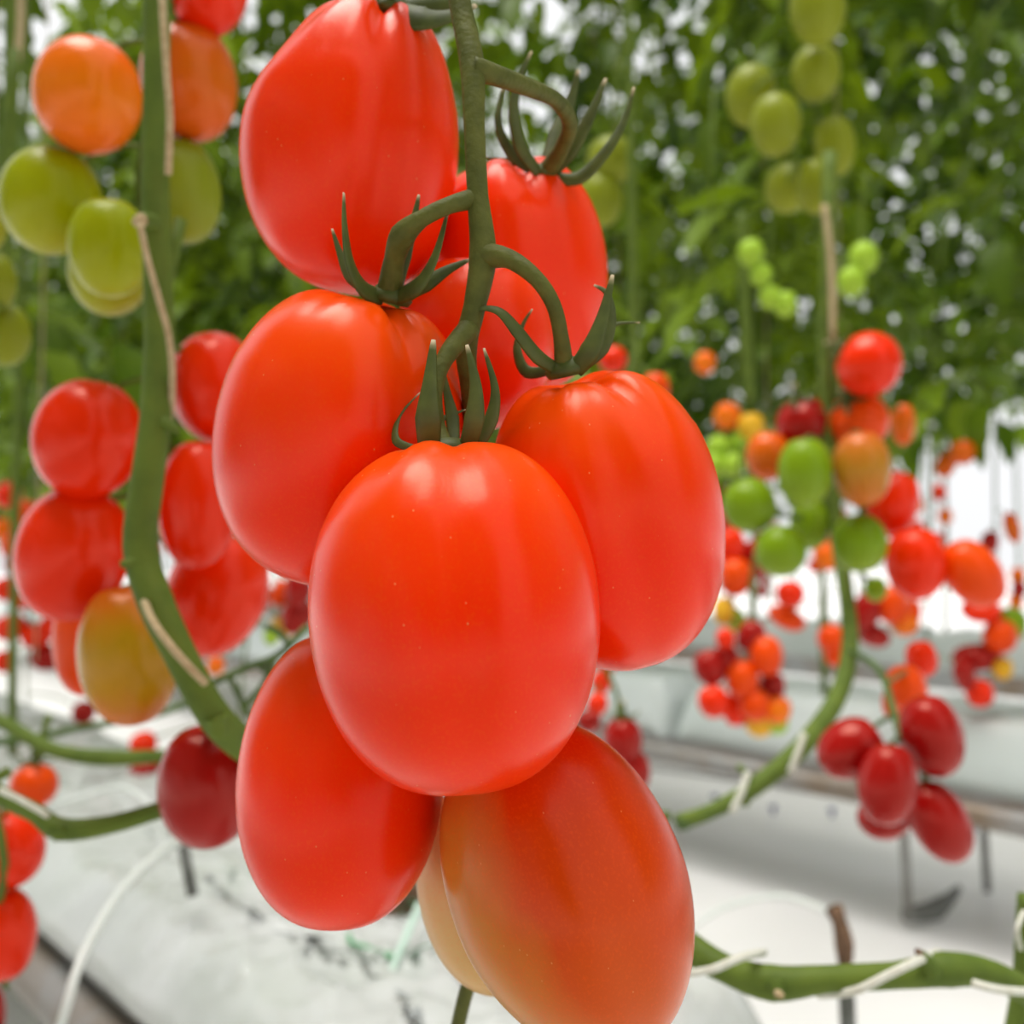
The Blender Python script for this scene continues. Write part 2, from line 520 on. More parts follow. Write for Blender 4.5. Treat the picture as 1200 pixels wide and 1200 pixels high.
mb = MB()
c = on_slab(468, 1052, 0.0)
rb = random.Random(5)
vs_, fs = [], []
for j in range(7):
    for i in range(12):
        a = 2 * math.pi * i / 12
        rr = (0.032, 0.036, 0.037, 0.036, 0.034, 0.025, 0.008)[j] * rb.uniform(0.9, 1.12)
        vs_.append(c + ROWN * (rr * math.copysign(abs(math.cos(a)) ** 0.6, math.cos(a))) + ROWD * (rr * math.copysign(abs(math.sin(a)) ** 0.6, math.sin(a))) + Vector((0, 0, (-0.01, 0.0, 0.008, 0.016, 0.021, 0.023, 0.022)[j] + rb.uniform(-.001, .001))))
for j in range(6):
    for i in range(12):
        i2 = (i + 1) % 12
        fs.append((j * 12 + i, j * 12 + i2, (j + 1) * 12 + i2, (j + 1) * 12 + i))
fs.append(tuple(range(12))); fs.append(tuple(72 + i for i in range(12)))
mb.add(vs_, fs)
tag(mb.build('planting_block', M['bark']), 'dark brown planting block on the crumpled slab under the lower left tomato', 'planting block')
R2P0, R2P1 = 1.72, 2.02
s = -0.6
k = 0
far_words = ['nearest', 'second', 'third', 'fourth', 'fifth', 'sixth', 'seventh']
slab2 = None
for k in range(7):
    if slab2 is None:
        o = pillow(R2P0, R2P1, 0, 1.0, 0.255, 0.375, 40, 0.005).build('growing_slab', M['film_far'])
        slab2 = o
    else:
        o = slab2.copy(); col.objects.link(o)
    o.location = ROWD * (s + k * 1.04)
    tag(o, 'blurred grey-white growing slab in the row behind, %s counting from the picture right edge' % far_words[k], 'growing slab', 'growing slabs of the middle row')
g = gutter_mb(R2P0 + 0.05, R2P1 - 0.05, -0.7, 6.8, 0.18, 0.25).build('slab_gutter', M['gutter'], smooth=False)
tag(g, 'rusty grey gutter under the slabs of the row behind', 'gutter', 'slab gutters')
pp = MB().tube([row_pt(R2P0 - 0.01, x, 0.225) for x in (-0.7, 2, 4, 6.8)], 0.02, 12, smooth=1).build('heating_pipe', M['steel'])
tag(pp, 'blurred rusty steel pipe along the slabs of the row behind', 'pipe')
R3P0 = 3.35
for k in range(9):
    o = slab2.copy(); col.objects.link(o)
    o.location = ROWD * (-0.3 + k * 1.04) + ROWN * (R3P0 - R2P0)
    tag(o, 'far blurred growing slab in the second row behind, %s counting from the right' % (far_words + ['eighth', 'ninth'])[k], 'growing slab', 'growing slabs of the far row')
g = gutter_mb(R3P0 + 0.05, R3P0 + 0.25, -0.4, 9.2, 0.18, 0.25).build('slab_gutter', M['gutter'], smooth=False)
tag(g, 'distant grey gutter under the slabs of the far row', 'gutter', 'slab gutters')

# folded seam of the ground film with its pegs
seam = [P(x, y, 0.67 / ((y - 640) / F)) for x, y in ((690, 884), (860, 908), (1040, 934), (1250, 966))]
sm = MB().tube([Vector((p.x, p.y, 0.006)) for p in seam], 0.022, 10, smooth=3).build('film_fold', M['ground'])
tag(sm, 'raised white fold of ground film running under the row behind', 'film fold')
for i, (x, y, w) in enumerate(((838, 934, 'left'), (906, 947, 'second'), (975, 950, 'third'), (1141, 968, 'right'))):
    d = 0.655 / ((y - 640) / F)
    b = P(x, y, d); b.z = 0.0
    mb = MB()
    mb.tube([b, b + Vector((0, 0, 0.016))], [0.004, 0.004], 8, smooth=1)
    mb.tube([b + Vector((0, 0, 0.015)), b + Vector((0, 0, 0.021))], [0.0105, 0.009], 10, smooth=1)
    o = mb.build('film_peg', M['peg'])
    tag(o, ['tiny blue peg in the white film, leftmost, beside the big tomato', 'tiny blue peg in the white film left of the sloping vine foot',
            'tiny blue peg in the white film between sloping vine and crimson tomatoes', 'tiny blue peg in the white film right of the lowest crimson tomato'][i], 'peg', 'pegs in the ground film')

#@@PLANTS
# ------------------------------------------------------------------ leaves
def leaflet(mb, base, d, nrm, ln, wd, rnd):
    side = d.cross(nrm).normalized()
    prof = [(0.0, 0.03), (0.14, 0.36), (0.3, 0.50), (0.42, 0.40), (0.56, 0.44), (0.7, 0.28), (0.82, 0.26), (1.0, 0.01)]
    droop = rnd.uniform(0.15, 0.45); fold = rnd.uniform(0.1, 0.4)
    vs_, fs = [], []
    for t, w in prof:
        c = base + d * (ln * t) - nrm * (droop * ln * t * t)
        wv = wd * w * rnd.uniform(0.9, 1.1)
        vs_ += [c - side * wv + nrm * (fold * wv), c, c + side * wv + nrm * (fold * wv)]
    for i in range(len(prof) - 1):
        a = i * 3
        fs += [(a, a + 1, a + 4, a + 3), (a + 1, a + 2, a + 5, a + 4)]
    mb.add(vs_, fs)


def compound_leaf(mb, seed, scale=1.0, xf=None):
    """petiole along +X with paired leaflets, drooping to the tip"""
    rnd = random.Random(seed)
    L = 0.34 * scale
    loc = MB()
    pts = [Vector((L * t, 0, 0.05 * scale * math.sin(t * 2.2) - 0.15 * scale * t * t)) for t in (0, 0.25, 0.5, 0.75, 1.0)]
    loc.tube(pts, [0.004 * scale, 0.0035 * scale, 0.003 * scale, 0.0025 * scale, 0.002 * scale], 5, smooth=1, cap=False)
    Z = Vector((0, 0, 1))
    for t, ln in ((0.32, 0.09), (0.58, 0.115), (0.8, 0.11)):
        for sgn in (-1, 1):
            q = t + rnd.uniform(-0.04, 0.04)
            b = Vector((L * q, 0, 0.05 * scale * math.sin(q * 2.2) - 0.15 * scale * q * q))
            a = sgn * rnd.uniform(0.8, 1.25)
            d = Vector((math.cos(a), math.sin(a), rnd.uniform(-0.45, 0.1))).normalized()
            leaflet(loc, b, d, (Z + Vector((rnd.uniform(-.4, .4), rnd.uniform(-.4, .4), 0))).normalized(), ln * scale * rnd.uniform(0.8, 1.25), ln * scale * 0.62, rnd)
    leaflet(loc, pts[-1], Vector((0.8, rnd.uniform(-.2, .2), -0.55)).normalized(), (Z + Vector((0.5, 0, 0))).normalized(), 0.14 * scale, 0.085 * scale, rnd)
    if xf is not None:
        loc.v = [tuple(xf @ Vector(v)) for v in loc.v]
    mb.add(loc.v, loc.f)


LEAF = []
for i in range(5):
    mb = MB(); compound_leaf(mb, 100 + i)
    LEAF.append(mb.mesh('compound_leaf', M['leaf']))


def leaf_xf(z, az, tilt, sc_):
    return Matrix.Translation((0, 0, z)) @ Matrix.Rotation(az, 4, 'Z') @ Matrix.Rotation(tilt, 4, 'Y') @ Matrix.Scale(sc_, 4)


FOL = []
for i in range(4):
    rnd = random.Random(300 + i)
    mb = MB()
    n = 54
    for k in range(n):
        z = k / n * 2.6
        compound_leaf(mb, 400 + i * 50 + k, 1.0, leaf_xf(z, k * 2.4 + rnd.uniform(-.4, .4), rnd.uniform(-0.1, 0.6), rnd.uniform(0.85, 1.3)))
    FOL.append(mb.mesh('foliage', M['leaf_far']))


def vine_stem(mb, h, rnd, r=0.0065, x=0.012):
    n = 9
    pts = [Vector((rnd.uniform(-x, x) * (0 < i), rnd.uniform(-x, x) * (0 < i), h * i / n)) for i in range(n + 1)]
    mb.tube(pts, [r * (1.15 - 0.5 * i / n) for i in range(n + 1)], 8, smooth=2)


STEM, TWINE = [], []
for i in range(3):
    rnd = random.Random(500 + i)
    mb = MB(); vine_stem(mb, 2.95, rnd); STEM.append(mb.mesh('vine_stem', M['vine']))
    mb = MB(); mb.tube([Vector((0.014, 0, 0.15)), Vector((0.016, 0.004, 1.5)), Vector((0.0, 0.0, 3.1))], 0.0016, 5, smooth=2); TWINE.append(mb.mesh('support_twine', M['twine']))


def near_plant(p, s_, i, label, z_leaf0, n_leaf=28, keep=1.0, h=2.6, group=None, thin=1.0, ls=1.0):
    rnd = random.Random(900 + i)
    b = row_pt(p, s_, 0.34)
    t = empty('tomato_plant', b)
    t.rotation_euler = (0, 0, rnd.uniform(0, 6.28))
    tag(t, label, 'plant', group)
    o = bpy.data.objects.new('vine_stem', STEM[i % 3]); col.objects.link(o); o.parent = t
    for k in range(n_leaf):
        z = z_leaf0 - 0.34 + h * (k + rnd.random()) / n_leaf
        if rnd.random() > (thin if z > 1.2 else keep): continue
        o = bpy.data.objects.new('leaf', LEAF[rnd.randrange(5)]); col.objects.link(o); o.parent = t
        o.matrix_local = leaf_xf(z, k * 2.4 + rnd.uniform(-.5, .5), rnd.uniform(-0.15, 0.75), rnd.uniform(0.75, 1.3) * ls)
    w = bpy.data.objects.new('support_twine', TWINE[i % 3]); col.objects.link(w)
    w.location = b + Vector((0.02, 0, 0))
    return t, w


ORD = ['first', 'second', 'third', 'fourth', 'fifth', 'sixth', 'seventh', 'eighth', 'ninth', 'tenth', 'eleventh', 'twelfth', 'thirteenth', 'fourteenth', 'fifteenth', 'sixteenth', 'seventeenth', 'eighteenth', 'nineteenth', 'twentieth'] + [a + b for a in ('twenty-', 'thirty-') for b in ('first', 'second', 'third', 'fourth', 'fifth', 'sixth', 'seventh', 'eighth', 'ninth')]
for i in range(22):
    rnd = random.Random(50 + i)
    near_edge = i < 5
    s_ = 0.45 + i * 0.31 + rnd.uniform(-0.06, 0.06)
    p_ = 1.87 + rnd.uniform(-0.08, 0.08)
    t, w = near_plant(p_, s_, i, 'leafy tomato plant in the row behind, %s counting from the picture right edge' % ORD[i], 0.67 + 0.36 + rnd.uniform(-0.05, 0.1), 80 if near_edge else 54, 0.97, 2.5, 'tomato plants of the middle row', 0.40 if 1.75 < s_ < 2.5 else 0.85, 0.72 if near_edge else 1.0)
    tag(w, 'tan support twine of the %s plant from the picture right edge, row behind' % ORD[i], 'twine', 'twines of the middle row')
for i in range(5):
    rnd = random.Random(80 + i)
    s_ = 1.75 + i * 0.4
    t, w = near_plant(0.5 + rnd.uniform(-.05, .05), s_, 30 + i, 'leafy tomato plant at far left in the front row, %s from the camera' % ORD[i], 0.67 + 0.42, 26, 0.9, 2.4, 'tomato plants of the front row')
    tag(w, 'tan support twine at far left in the front row, %s from the camera' % ORD[i], 'twine', 'twines of the front row')


def far_plant(p, s_, i, z0, label, group, hs=1.0):
    rnd = random.Random(700 + i)
    b = row_pt(p, s_, 0.34)
    t = empty('tomato_plant', b)
    t.rotation_euler = (0, 0, rnd.uniform(0, 6.28))
    tag(t, label, 'plant', group)
    o = bpy.data.objects.new('vine_stem', STEM[i % 3]); col.objects.link(o); o.parent = t
    o = bpy.data.objects.new('foliage', FOL[i % 4]); col.objects.link(o); o.parent = t
    o['kind'] = 'stuff'
    o.location = (0, 0, z0 - 0.34)
    o.scale = (1, 1, hs)


for i in range(36):
    rnd = random.Random(150 + i)
    far_plant(3.5 + rnd.uniform(-.1, .1), 1.75 + i * 0.32 + max(0, i - 24) * 0.12, i, 1.05 + rnd.uniform(-.05, .15), 'distant leafy plant in the second row behind, %s counting from the right' % ORD[i], 'tomato plants of the far row', 0.62 if 3.0 < 1.75 + i * 0.32 < 4.3 else 1.0)
for i in range(29):
    rnd = random.Random(250 + i)
    far_plant(5.2 + rnd.uniform(-.1, .1), 1.3 + i * 0.45 + max(0, i - 14) * 0.28, 40 + i, (1.5 if i < 4 else 1.1) + rnd.uniform(-.05, .2), 'farthest leafy plant behind the other rows, %s counting from the right' % ORD[i], 'tomato plants of the farthest row', 0.7 if 9 < i < 14 else 1.0)
for i in range(3):
    far_plant(3.5, 0.75 + i * 0.33, 140 + i, 1.38, 'distant leafy plant with bare foot at the right edge, %s counting from the edge' % ORD[i], 'tomato plants of the far row')
# unseen plants added for lighting and reflections: right of frame, and behind the camera
for i in range(9):
    rnd = random.Random(350 + i)
    far_plant(1.87 + rnd.uniform(-.1, .1), 0.1 - i * 0.36, 80 + i, 1.05 + rnd.uniform(-.05, .15), 'added unseen leafy plant beyond the right edge of the picture, %s past the edge' % ORD[i], 'added unseen tomato plants beyond the right edge')
for i in range(16):
    rnd = random.Random(450 + i)
    far_plant(-0.95 + rnd.uniform(-.1, .1), -3.0 + i * 0.36, 100 + i, 0.80 + rnd.uniform(-.05, .15), 'added unseen leafy plant across the path behind the viewer, %s counting leftward' % ORD[i], 'added unseen tomato plants across the path')

#@@TOMATOES
# ------------------------------------------------------------------ tomatoes
def tomato_mesh(name, W, L, mat, egg=0.0, full=0.82, lobes=4, amp=0.018, phase=0.0, dimple=0.05, neck=0.0, bend=0.0, point=0.0, nu=56, nv=44, ridges=(), grooves=(), dent=None):
    vs_, fs = [], []
    for j in range(1, nv):
        th = math.pi * j / nv
        c, sn = math.cos(th), math.sin(th)
        u = (1 - c) / 2
        r0 = sn ** full * (1 + egg * c)
        if neck:
            r0 *= 1 - neck * max(0, 1 - u / 0.5) ** 1.5
        if point:
            r0 *= 1 - point * max(0, (u - 0.55) / 0.45) ** 1.5
        env = 0.35 + 0.65 * (1 - u)
        for i in range(nu):
            a = 2 * math.pi * i / nu
            lob = math.cos(lobes * a + phase) * 0.7 + math.cos((lobes - 1) * a + phase * 1.7) * 0.3
            r = r0 * (1 + amp * env * lob)
            for ra, rh, rw in ridges:
                da = (a - R(ra) + math.pi) % (2 * math.pi) - math.pi
                r *= 1 + 1.6 * rh * math.exp(-(da / rw) ** 2) * sn ** 0.5
            gz = 0.0
            if dent:
                da = (a - R(dent[0]) + math.pi) % (2 * math.pi) - math.pi
                r *= 1 - dent[1] * math.exp(-(da / 0.8) ** 2) * math.exp(-((u - dent[2]) / 0.14) ** 2)
            for ga, gd in grooves:
                da = (a - R(ga) + math.pi) % (2 * math.pi) - math.pi
                gq = gd * math.exp(-(da / 0.17) ** 2) * math.exp(-(u / 0.22) ** 2)
                r *= 1 - gq * 0.6
                gz += gq * 0.5
            z = c - gz - dimple * 2 * math.exp(-(r / 0.30) ** 2) * (c > 0) * (1 + 0.5 * lob)
            z = z - amp * 1.2 * (c > 0) * c * (1 - lob) * (r < 0.9)
            x, y = r * math.cos(a), r * math.sin(a)
            x += bend * (c * c - 0.4)
            vs_.append((x * W / 2, y * W / 2, z * L / 2))
    nr = nv - 1
    for j in range(nr - 1):
        for i in range(nu):
            i2 = (i + 1) % nu
            fs.append((j * nu + i, (j + 1) * nu + i, (j + 1) * nu + i2, j * nu + i2))
    top = len(vs_); vs_.append((bend * 0.6 * W / 2, 0, (1 - dimple * 2) * L / 2))
    bot = len(vs_); vs_.append((bend * 0.6 * W / 2, 0, -L / 2))
    for i in range(nu):
        i2 = (i + 1) % nu
        fs.append((top, i, i2)); fs.append((bot, (nr - 1) * nu + i2, (nr - 1) * nu + i))
    me = bpy.data.meshes.new(name)
    me.from_pydata(vs_, [], fs)
    me.polygons.foreach_set('use_smooth', [True] * len(me.polygons))
    me.update()
    if mat: me.materials.append(mat)
    return me


def orient(tilt, lean, spin=0.0):
    """stem end up; tilt: foot swings to picture right; lean: stem end towards the camera"""
    t, l = R(tilt), R(lean)
    z = (RIGHT * (-math.sin(t)) + UP * math.cos(t)) * math.cos(l) - FWD * math.sin(l)
    y = FWD - z * FWD.dot(z); y.normalize()
    x = y.cross(z)
    m = Matrix((x, y, z)).transposed().to_4x4()
    return m @ Matrix.Rotation(R(spin), 4, 'Z')


def sepal(parent, pts, d, w, name='sepal', mat='sepal', flat=0.3):
    """pts: (px, py, depth offset in mm)"""
    q = [P(x, y, d + o * 0.001) for x, y, o in pts]
    n = len(q)
    prof = [0.75, 1.0, 0.9, 0.62, 0.4, 0.15]
    rads = []
    for i in range(n):
        t = i / (n - 1) * 5
        a = int(min(t, 4)); rads.append(1.22 * w / 2 / F * d * (prof[a] + (prof[a + 1] - prof[a]) * (t - a)))
    return MB().tube(q, rads, 8, flat=flat, smooth=5).build(name, M[mat], parent)


def hero(cx, cy, w, l, tilt, lean, d, mat, label, spin=0, sepals=(), cal_px=None, cal_d=None, **kw):
    C = P(cx, cy, d)
    W = w / F * d; ll = l / F * d
    sl, cl = math.sin(R(lean)), math.cos(R(lean))
    L = math.sqrt(max(ll * ll - (W * sl) ** 2, (W * 0.8) ** 2)) / cl
    t = empty('tomato', C)
    tag(t, label, 'tomato', 'large tomatoes of the hanging bunch')
    me = tomato_mesh('fruit', W, L, M[mat], **kw)
    o = bpy.data.objects.new('fruit', me); col.objects.link(o); o.parent = t
    m = orient(tilt, lean, spin)
    o.matrix_local = m
    if cal_px:
        b = P(cal_px[0], cal_px[1], cal_d)
        ax = (m.to_3x3() @ Vector((0, 0, 1)))
        mb = MB()
        mb.tube([b - ax * 0.0016, b, b + ax * 0.0022, b + ax * 0.003], [0.0046, 0.0055, 0.004, 0.001], 14, smooth=2)
        ca = mb.build('calyx', M['sepal'], t)
        for pts, ww in sepals:
            sp = sepal(None, pts, cal_d, ww)
            sp.parent = ca
    return t, C, m, W, L


hero(418, 168, 256, 346, -8, 8, 0.290, 'hero_deep', 'large red tomato at the top of the bunch with a folded green calyx', spin=0, lobes=4, amp=0.03, egg=-0.05, neck=0.14, dimple=0.07, bend=0.12, phase=2.4, dent=(180, 0.13, 0.2), grooves=((-72, 0.16), (-130, 0.10), (-30, 0.1)), ridges=((-82, 0.022, 0.22), (-58, -0.022, 0.16), (-115, -0.012, 0.2)),
     cal_px=(462, 12), cal_d=0.280, sepals=[
         ([(450, 14, 0), (440, 4, -4), (425, -6, -6), (410, -18, -4)], 16),
         ([(462, 14, -2), (490, 22, -8), (522, 20, -8), (558, 6, -6)], 34),
         ([(470, 12, 0), (500, 6, -2), (530, 2, -3), (552, -10, -2)], 26),
         ([(462, 10, 4), (470, -10, 8), (482, -30, 10)], 14)])
hero(398, 512, 285, 350, -14, 10, 0.262, 'hero', 'large orange-red tomato at the left of the bunch below the top one', spin=0, lobes=4, amp=0.02, phase=0.6, egg=0.0, grooves=((-48, 0.12), (-118, 0.04)), ridges=((-78, 0.022, 0.25), (-48, -0.022, 0.18)),
     cal_px=(458, 348), cal_d=0.254, sepals=[
         ([(446, 348, -2), (425, 338, -8), (410, 308, -12), (404, 265, -12), (403, 226, -10)], 22),
         ([(440, 346, 0), (412, 326, -2), (399, 298, -3), (389, 268, -3)], 13),
         ([(466, 348, -3), (490, 335, -10), (510, 300, -12), (525, 246, -12)], 23),
         ([(474, 346, -2), (500, 332, -4), (525, 316, -4), (551, 304, -3)], 18),
         ([(464, 340, 0), (474, 300, -1), (484, 262, -2), (491, 228, -2)], 15)])
hero(533, 718, 338, 410, 5, -14, 0.222, 'hero', 'largest front tomato with a vertical sheen at the centre of the bunch', spin=0, lobes=4, amp=0.016, phase=1.2, egg=0.02, full=0.80, dimple=0.035, ridges=((-84, -0.024, 0.15), (-66, 0.014, 0.2), (-108, 0.012, 0.25)), grooves=((-75, 0.06), (-120, 0.05)),
     cal_px=(525, 530), cal_d=0.231, sepals=[
         ([(503, 526, -4), (502, 490, -7), (504, 450, -7), (508, 398, -6)], 27),
         ([(486, 526, 0), (464, 516, 2), (468, 488, 6), (492, 460, 8)], 10),
         ([(548, 522, -3), (556, 490, -5), (557, 450, -5), (547, 404, -4)], 21),
         ([(562, 520, 0), (576, 490, 0), (580, 455, 0), (567, 408, 0)], 15),
         ([(532, 522, 6), (530, 490, 10), (524, 460, 12), (520, 435, 12)], 15),
         ([(505, 505, 8), (520, 490, 10), (546, 480, 12)], 8)])
hero(712, 606, 268, 360, 13, 9, 0.257, 'hero', 'large red tomato with a long ridge at the right of the bunch', spin=0, lobes=4, amp=0.028, phase=2.2, egg=0.02, dimple=0.06, ridges=((-106, 0.028, 0.17), (-84, -0.024, 0.16), (-55, 0.012, 0.25)), grooves=((-60, 0.13), (-122, 0.04)),
     cal_px=(664, 433), cal_d=0.247, sepals=[
         ([(655, 434, -2), (630, 418, -6), (606, 388, -8), (585, 365, -8), (562, 362, -6), (556, 374, -5)], 15),
         ([(650, 432, 4), (618, 436, 8), (606, 410, 10), (612, 382, 12), (624, 362, 12)], 13),
         ([(674, 434, -3), (692, 410, -6), (706, 372, -6), (718, 322, -5)], 22),
         ([(682, 430, 2), (706, 408, 3), (716, 375, 4), (712, 345, 5), (696, 334, 6)], 14),
         ([(684, 424, 6), (702, 396, 8), (722, 380, 10), (750, 378, 10)], 8)])
hero(608, 322, 205, 275, 8, 8, 0.322, 'hero_deep', 'red tomato behind the main stem with long curling sepals', spin=0, lobes=4, amp=0.03, phase=0.9, egg=0.04, dimple=0.06, grooves=((-72, 0.14), (-125, 0.05)), ridges=((-95, 0.02, 0.2), (-72, -0.02, 0.16)),
     cal_px=(638, 203), cal_d=0.307, sepals=[
         ([(628, 202, -2), (600, 180, -4), (584, 145, -6), (590, 100, -4)], 14),
         ([(632, 204, -4), (610, 172, -8), (602, 130, -8), (608, 95, -7), (623, 60, -6)], 14),
         ([(640, 198, 4), (655, 155, 8), (668, 120, 10), (678, 82, 10)], 20),
         ([(646, 200, -2), (668, 175, -6), (692, 135, -8), (710, 92, -8)], 20),
         ([(648, 208, -2), (680, 208, -4), (712, 175, -6), (732, 140, -6), (743, 102, -6)], 15),
         ([(630, 200, 4), (605, 190, 2), (585, 187, 0), (568, 184, 0)], 9)])
hero(556, 402, 185, 205, 4, 5, 0.292, 'hero_deep', 'small deep red tomato tucked behind the forking stem', spin=0, lobes=3, amp=0.015, phase=0.2)
hero(400, 906, 238, 336, 0, -16, 0.266, 'hero', 'orange-red tomato hanging lowest at the left of the bunch', spin=0, lobes=3, amp=0.012, egg=-0.05, phase=0.5, point=0.05)
hero(664, 1034, 276, 382, 23, -12, 0.247, 'hero_turning', 'half-ripe orange-brown tomato with greenish flank lowest in the bunch', spin=0, lobes=4, amp=0.016, egg=-0.01, phase=1.0, point=0.14, ridges=((-92, 0.02, 0.22), (-70, -0.014, 0.18)))
hero(578, 1036, 178, 240, 12, -10, 0.292, 'hero_pale', 'pale peach unripe tomato peeking from behind the half-ripe one', spin=0, lobes=3, amp=0.01)
hero(428, 838, 186, 230, 18, -10, 0.312, 'hero', 'hidden red tomato showing a thin edge behind the lower left one', spin=0, lobes=3, amp=0.01)

# main truss of the hanging bunch
t = empty('tomato_truss', P(545, 0, 0.25))
tag(t, 'forked green fruit stem carrying the large tomatoes in front', 'fruit stem')
px = lambda n, d: n / 2 / F * d
D = 0.248
MB().tube([P(430, -760, 0.31), P(470, -420, 0.285), P(505, -160, 0.262), P(528, -60, 0.256), P(541, 15, 0.252), P(553, 75, 0.248), P(556, 150, 0.245), P(560, 230, 0.244), P(566, 300, 0.244), P(556, 360, 0.243), P(546, 405, 0.245), P(550, 460, 0.252), P(552, 540, 0.268), P(545, 640, 0.285), P(540, 760, 0.30), P(546, 900, 0.30)],
          [px(34, D), px(32, D), px(30, D), px(28, D), px(27, D), px(30, D), px(25, D), px(25, D), px(33, D), px(26, D), px(27, D), px(20, D), px(18, D), px(16, D), px(14, D), px(12, D)], 14).build('rachis', M['truss'], t)
peds = [
    ('pedicel', [(553, 80, 0.247), (580, 88, 0.25), (620, 103, 0.262), (652, 118, 0.276), (668, 145, 0.288), (658, 175, 0.297), (642, 200, 0.305)], [30, 24, 21, 19, 19, 19, 24]),
    ('pedicel', [(560, 232, 0.245), (528, 240, 0.241), (495, 256, 0.24), (472, 276, 0.243), (462, 305, 0.248), (456, 345, 0.253)], [26, 20, 20, 31, 25, 32]),
    ('pedicel', [(566, 300, 0.244), (596, 303, 0.240), (628, 326, 0.237), (648, 356, 0.238), (657, 392, 0.241), (661, 432, 0.246)], [34, 23, 19, 18, 18, 24]),
    ('pedicel', [(550, 385, 0.243), (530, 408, 0.239), (516, 432, 0.236), (510, 465, 0.234), (514, 500, 0.233), (522, 524, 0.231)], [28, 24, 19, 17, 17, 22]),
    ('pedicel', [(528, -60, 0.256), (490, -70, 0.262), (462, -45, 0.270), (456, -15, 0.276), (460, 12, 0.280)], [28, 20, 16, 15, 18]),
    ('pedicel', [(545, 640, 0.285), (500, 690, 0.285), (450, 720, 0.278), (420, 742, 0.272)], [16, 14, 13, 15]),
    ('pedicel', [(540, 760, 0.30), (570, 800, 0.285), (600, 830, 0.265), (612, 866, 0.257)], [14, 14, 13, 15]),
]
for nm, pts, ws in peds:
    MB().tube([P(*q) for q in pts], [w / 2 / F * q[2] for w, q in zip(ws, pts)], 12).build(nm, M['truss'], t)
tail = MB().tube([P(560, 1120, 0.31), P(547, 1160, 0.31), P(536, 1205, 0.315), P(520, 1280, 0.32)], px(18, 0.31), 10).build('fruit_stalk', M['truss'])
tag(tail, 'short dark green stalk below the pale peach tomato', 'stalk')

# ------------------------------------------------------------------ tomatoes behind the bunch
UNIT = {}
for nm, kw in (('round', dict(full=0.97, lobes=4, amp=0.006, phase=0.4, egg=0.0, dimple=0.025)),
               ('plum', dict(full=0.88, lobes=4, amp=0.012, phase=1.0, egg=0.02, dimple=0.03)),
               ('egg', dict(full=0.84, lobes=3, amp=0.012, phase=0.1, egg=-0.06, dimple=0.04, point=0.06))):
    UNIT[nm] = tomato_mesh('tomato', 1, 1, None, nu=32, nv=24, **kw)
TINY = tomato_mesh('tomato', 1, 1, None, nu=14, nv=10, full=0.86, lobes=3, amp=0.01, dimple=0.05)
CACHE = {}


def back_tomato(cx, cy, w, l, d, mat, label, tilt=0, lean=0, spin=0, shape='plum', group=None, cal=False, tiny=False):
    src = TINY if tiny else UNIT[shape]
    key = (src.name, mat)
    if key not in CACHE:
        me = src.copy(); me.materials.append(M[mat]); CACHE[key] = me
    W = w / F * d; L = l / F * d
    m = Matrix.Translation(P(cx, cy, d)) @ orient(tilt, lean, spin) @ Matrix.Diagonal((W, W, L, 1))
    if not cal:
        o = bpy.data.objects.new('tomato', CACHE[key]); col.objects.link(o)
        o.matrix_world = m
        tag(o, label, 'tomato', group)
        return o
    t = empty('tomato', P(cx, cy, d))
    tag(t, label, 'tomato', group)
    o = bpy.data.objects.new('fruit', CACHE[key]); col.objects.link(o); o.parent = t
    inv = Matrix.Translation(P(cx, cy, d)).inverted()
    o.matrix_local = inv @ m
    mb = MB()
    mb.tube([Vector((0, 0, 0.0)), Vector((0, 0, 0.004)), Vector((0, 0, 0.018))], [0.0035, 0.0035, 0.0018], 8, smooth=2)
    ca = mb.build('calyx', M['sepal'])
    ca.parent = t
    ax = orient(tilt, lean, spin)
    ca.matrix_local = Matrix.Translation(ax @ Vector((0, 0, L * 0.44))) @ ax
    for k in range(5):
        a = k * 1.2566 + 0.3
        e = Vector((math.cos(a), math.sin(a), 0)); z = Vector((0, 0, 1))
        q = MB().tube([z * 0.002, e * W * 0.16 + z * 0.004, e * W * 0.34 + z * 0.003, e * W * 0.48 + z * 0.010], [0.0024, 0.003, 0.002, 0.0004], 6, flat=0.35, side=z, smooth=3).build('sepal', M['sepal'])
        q.parent = ca
    return t


GU, GM = 'tomatoes of the upper left bunch', 'tomatoes of the lower left bunch'
B = back_tomato
B(103, 112, 122, 134, 0.49, 'orange', 'round orange tomato at the upper left of the thick vine', tilt=-8, lean=4, shape='round', group=GU)
B(222, 97, 110, 134, 0.535, 'orange_brown', 'brownish orange tomato behind the top of the thick vine', tilt=6, lean=5, group=GU)
B(243, -20, 96, 122, 0.53, 'red', 'red tomato cut by the top edge beside the thick vine', tilt=-5, shape='round', group=GU)
B(60, 235, 114, 126, 0.50, 'green', 'large yellow-green tomato at the left edge under the orange one', tilt=-6, lean=3, shape='round', group=GU)
B(213, 224, 90, 122, 0.535, 'olive', 'olive green tomato half hidden behind the right side of the thick vine', tilt=8, group=GU)
B(128, 290, 92, 116, 0.47, 'green', 'bright green tomato in front of its twin left of the vine knot', tilt=0, lean=5, group=GU)
B(128, 318, 92, 104, 0.525, 'green', 'pale green tomato mostly hidden behind its brighter twin', tilt=0, shape='round', group=GU)
B(-22, 250, 60, 96, 0.58, 'green', 'green tomato cut by the left edge beside the large yellow-green one', group=GU)
B(-8, 330, 52, 70, 0.66, 'olive', 'small olive tomato cut by the left edge, middle one of the edge', group=GU)
B(4, 392, 62, 74, 0.68, 'olive', 'yellowish olive tomato cut by the left edge, lowest of the green ones', group=GU)
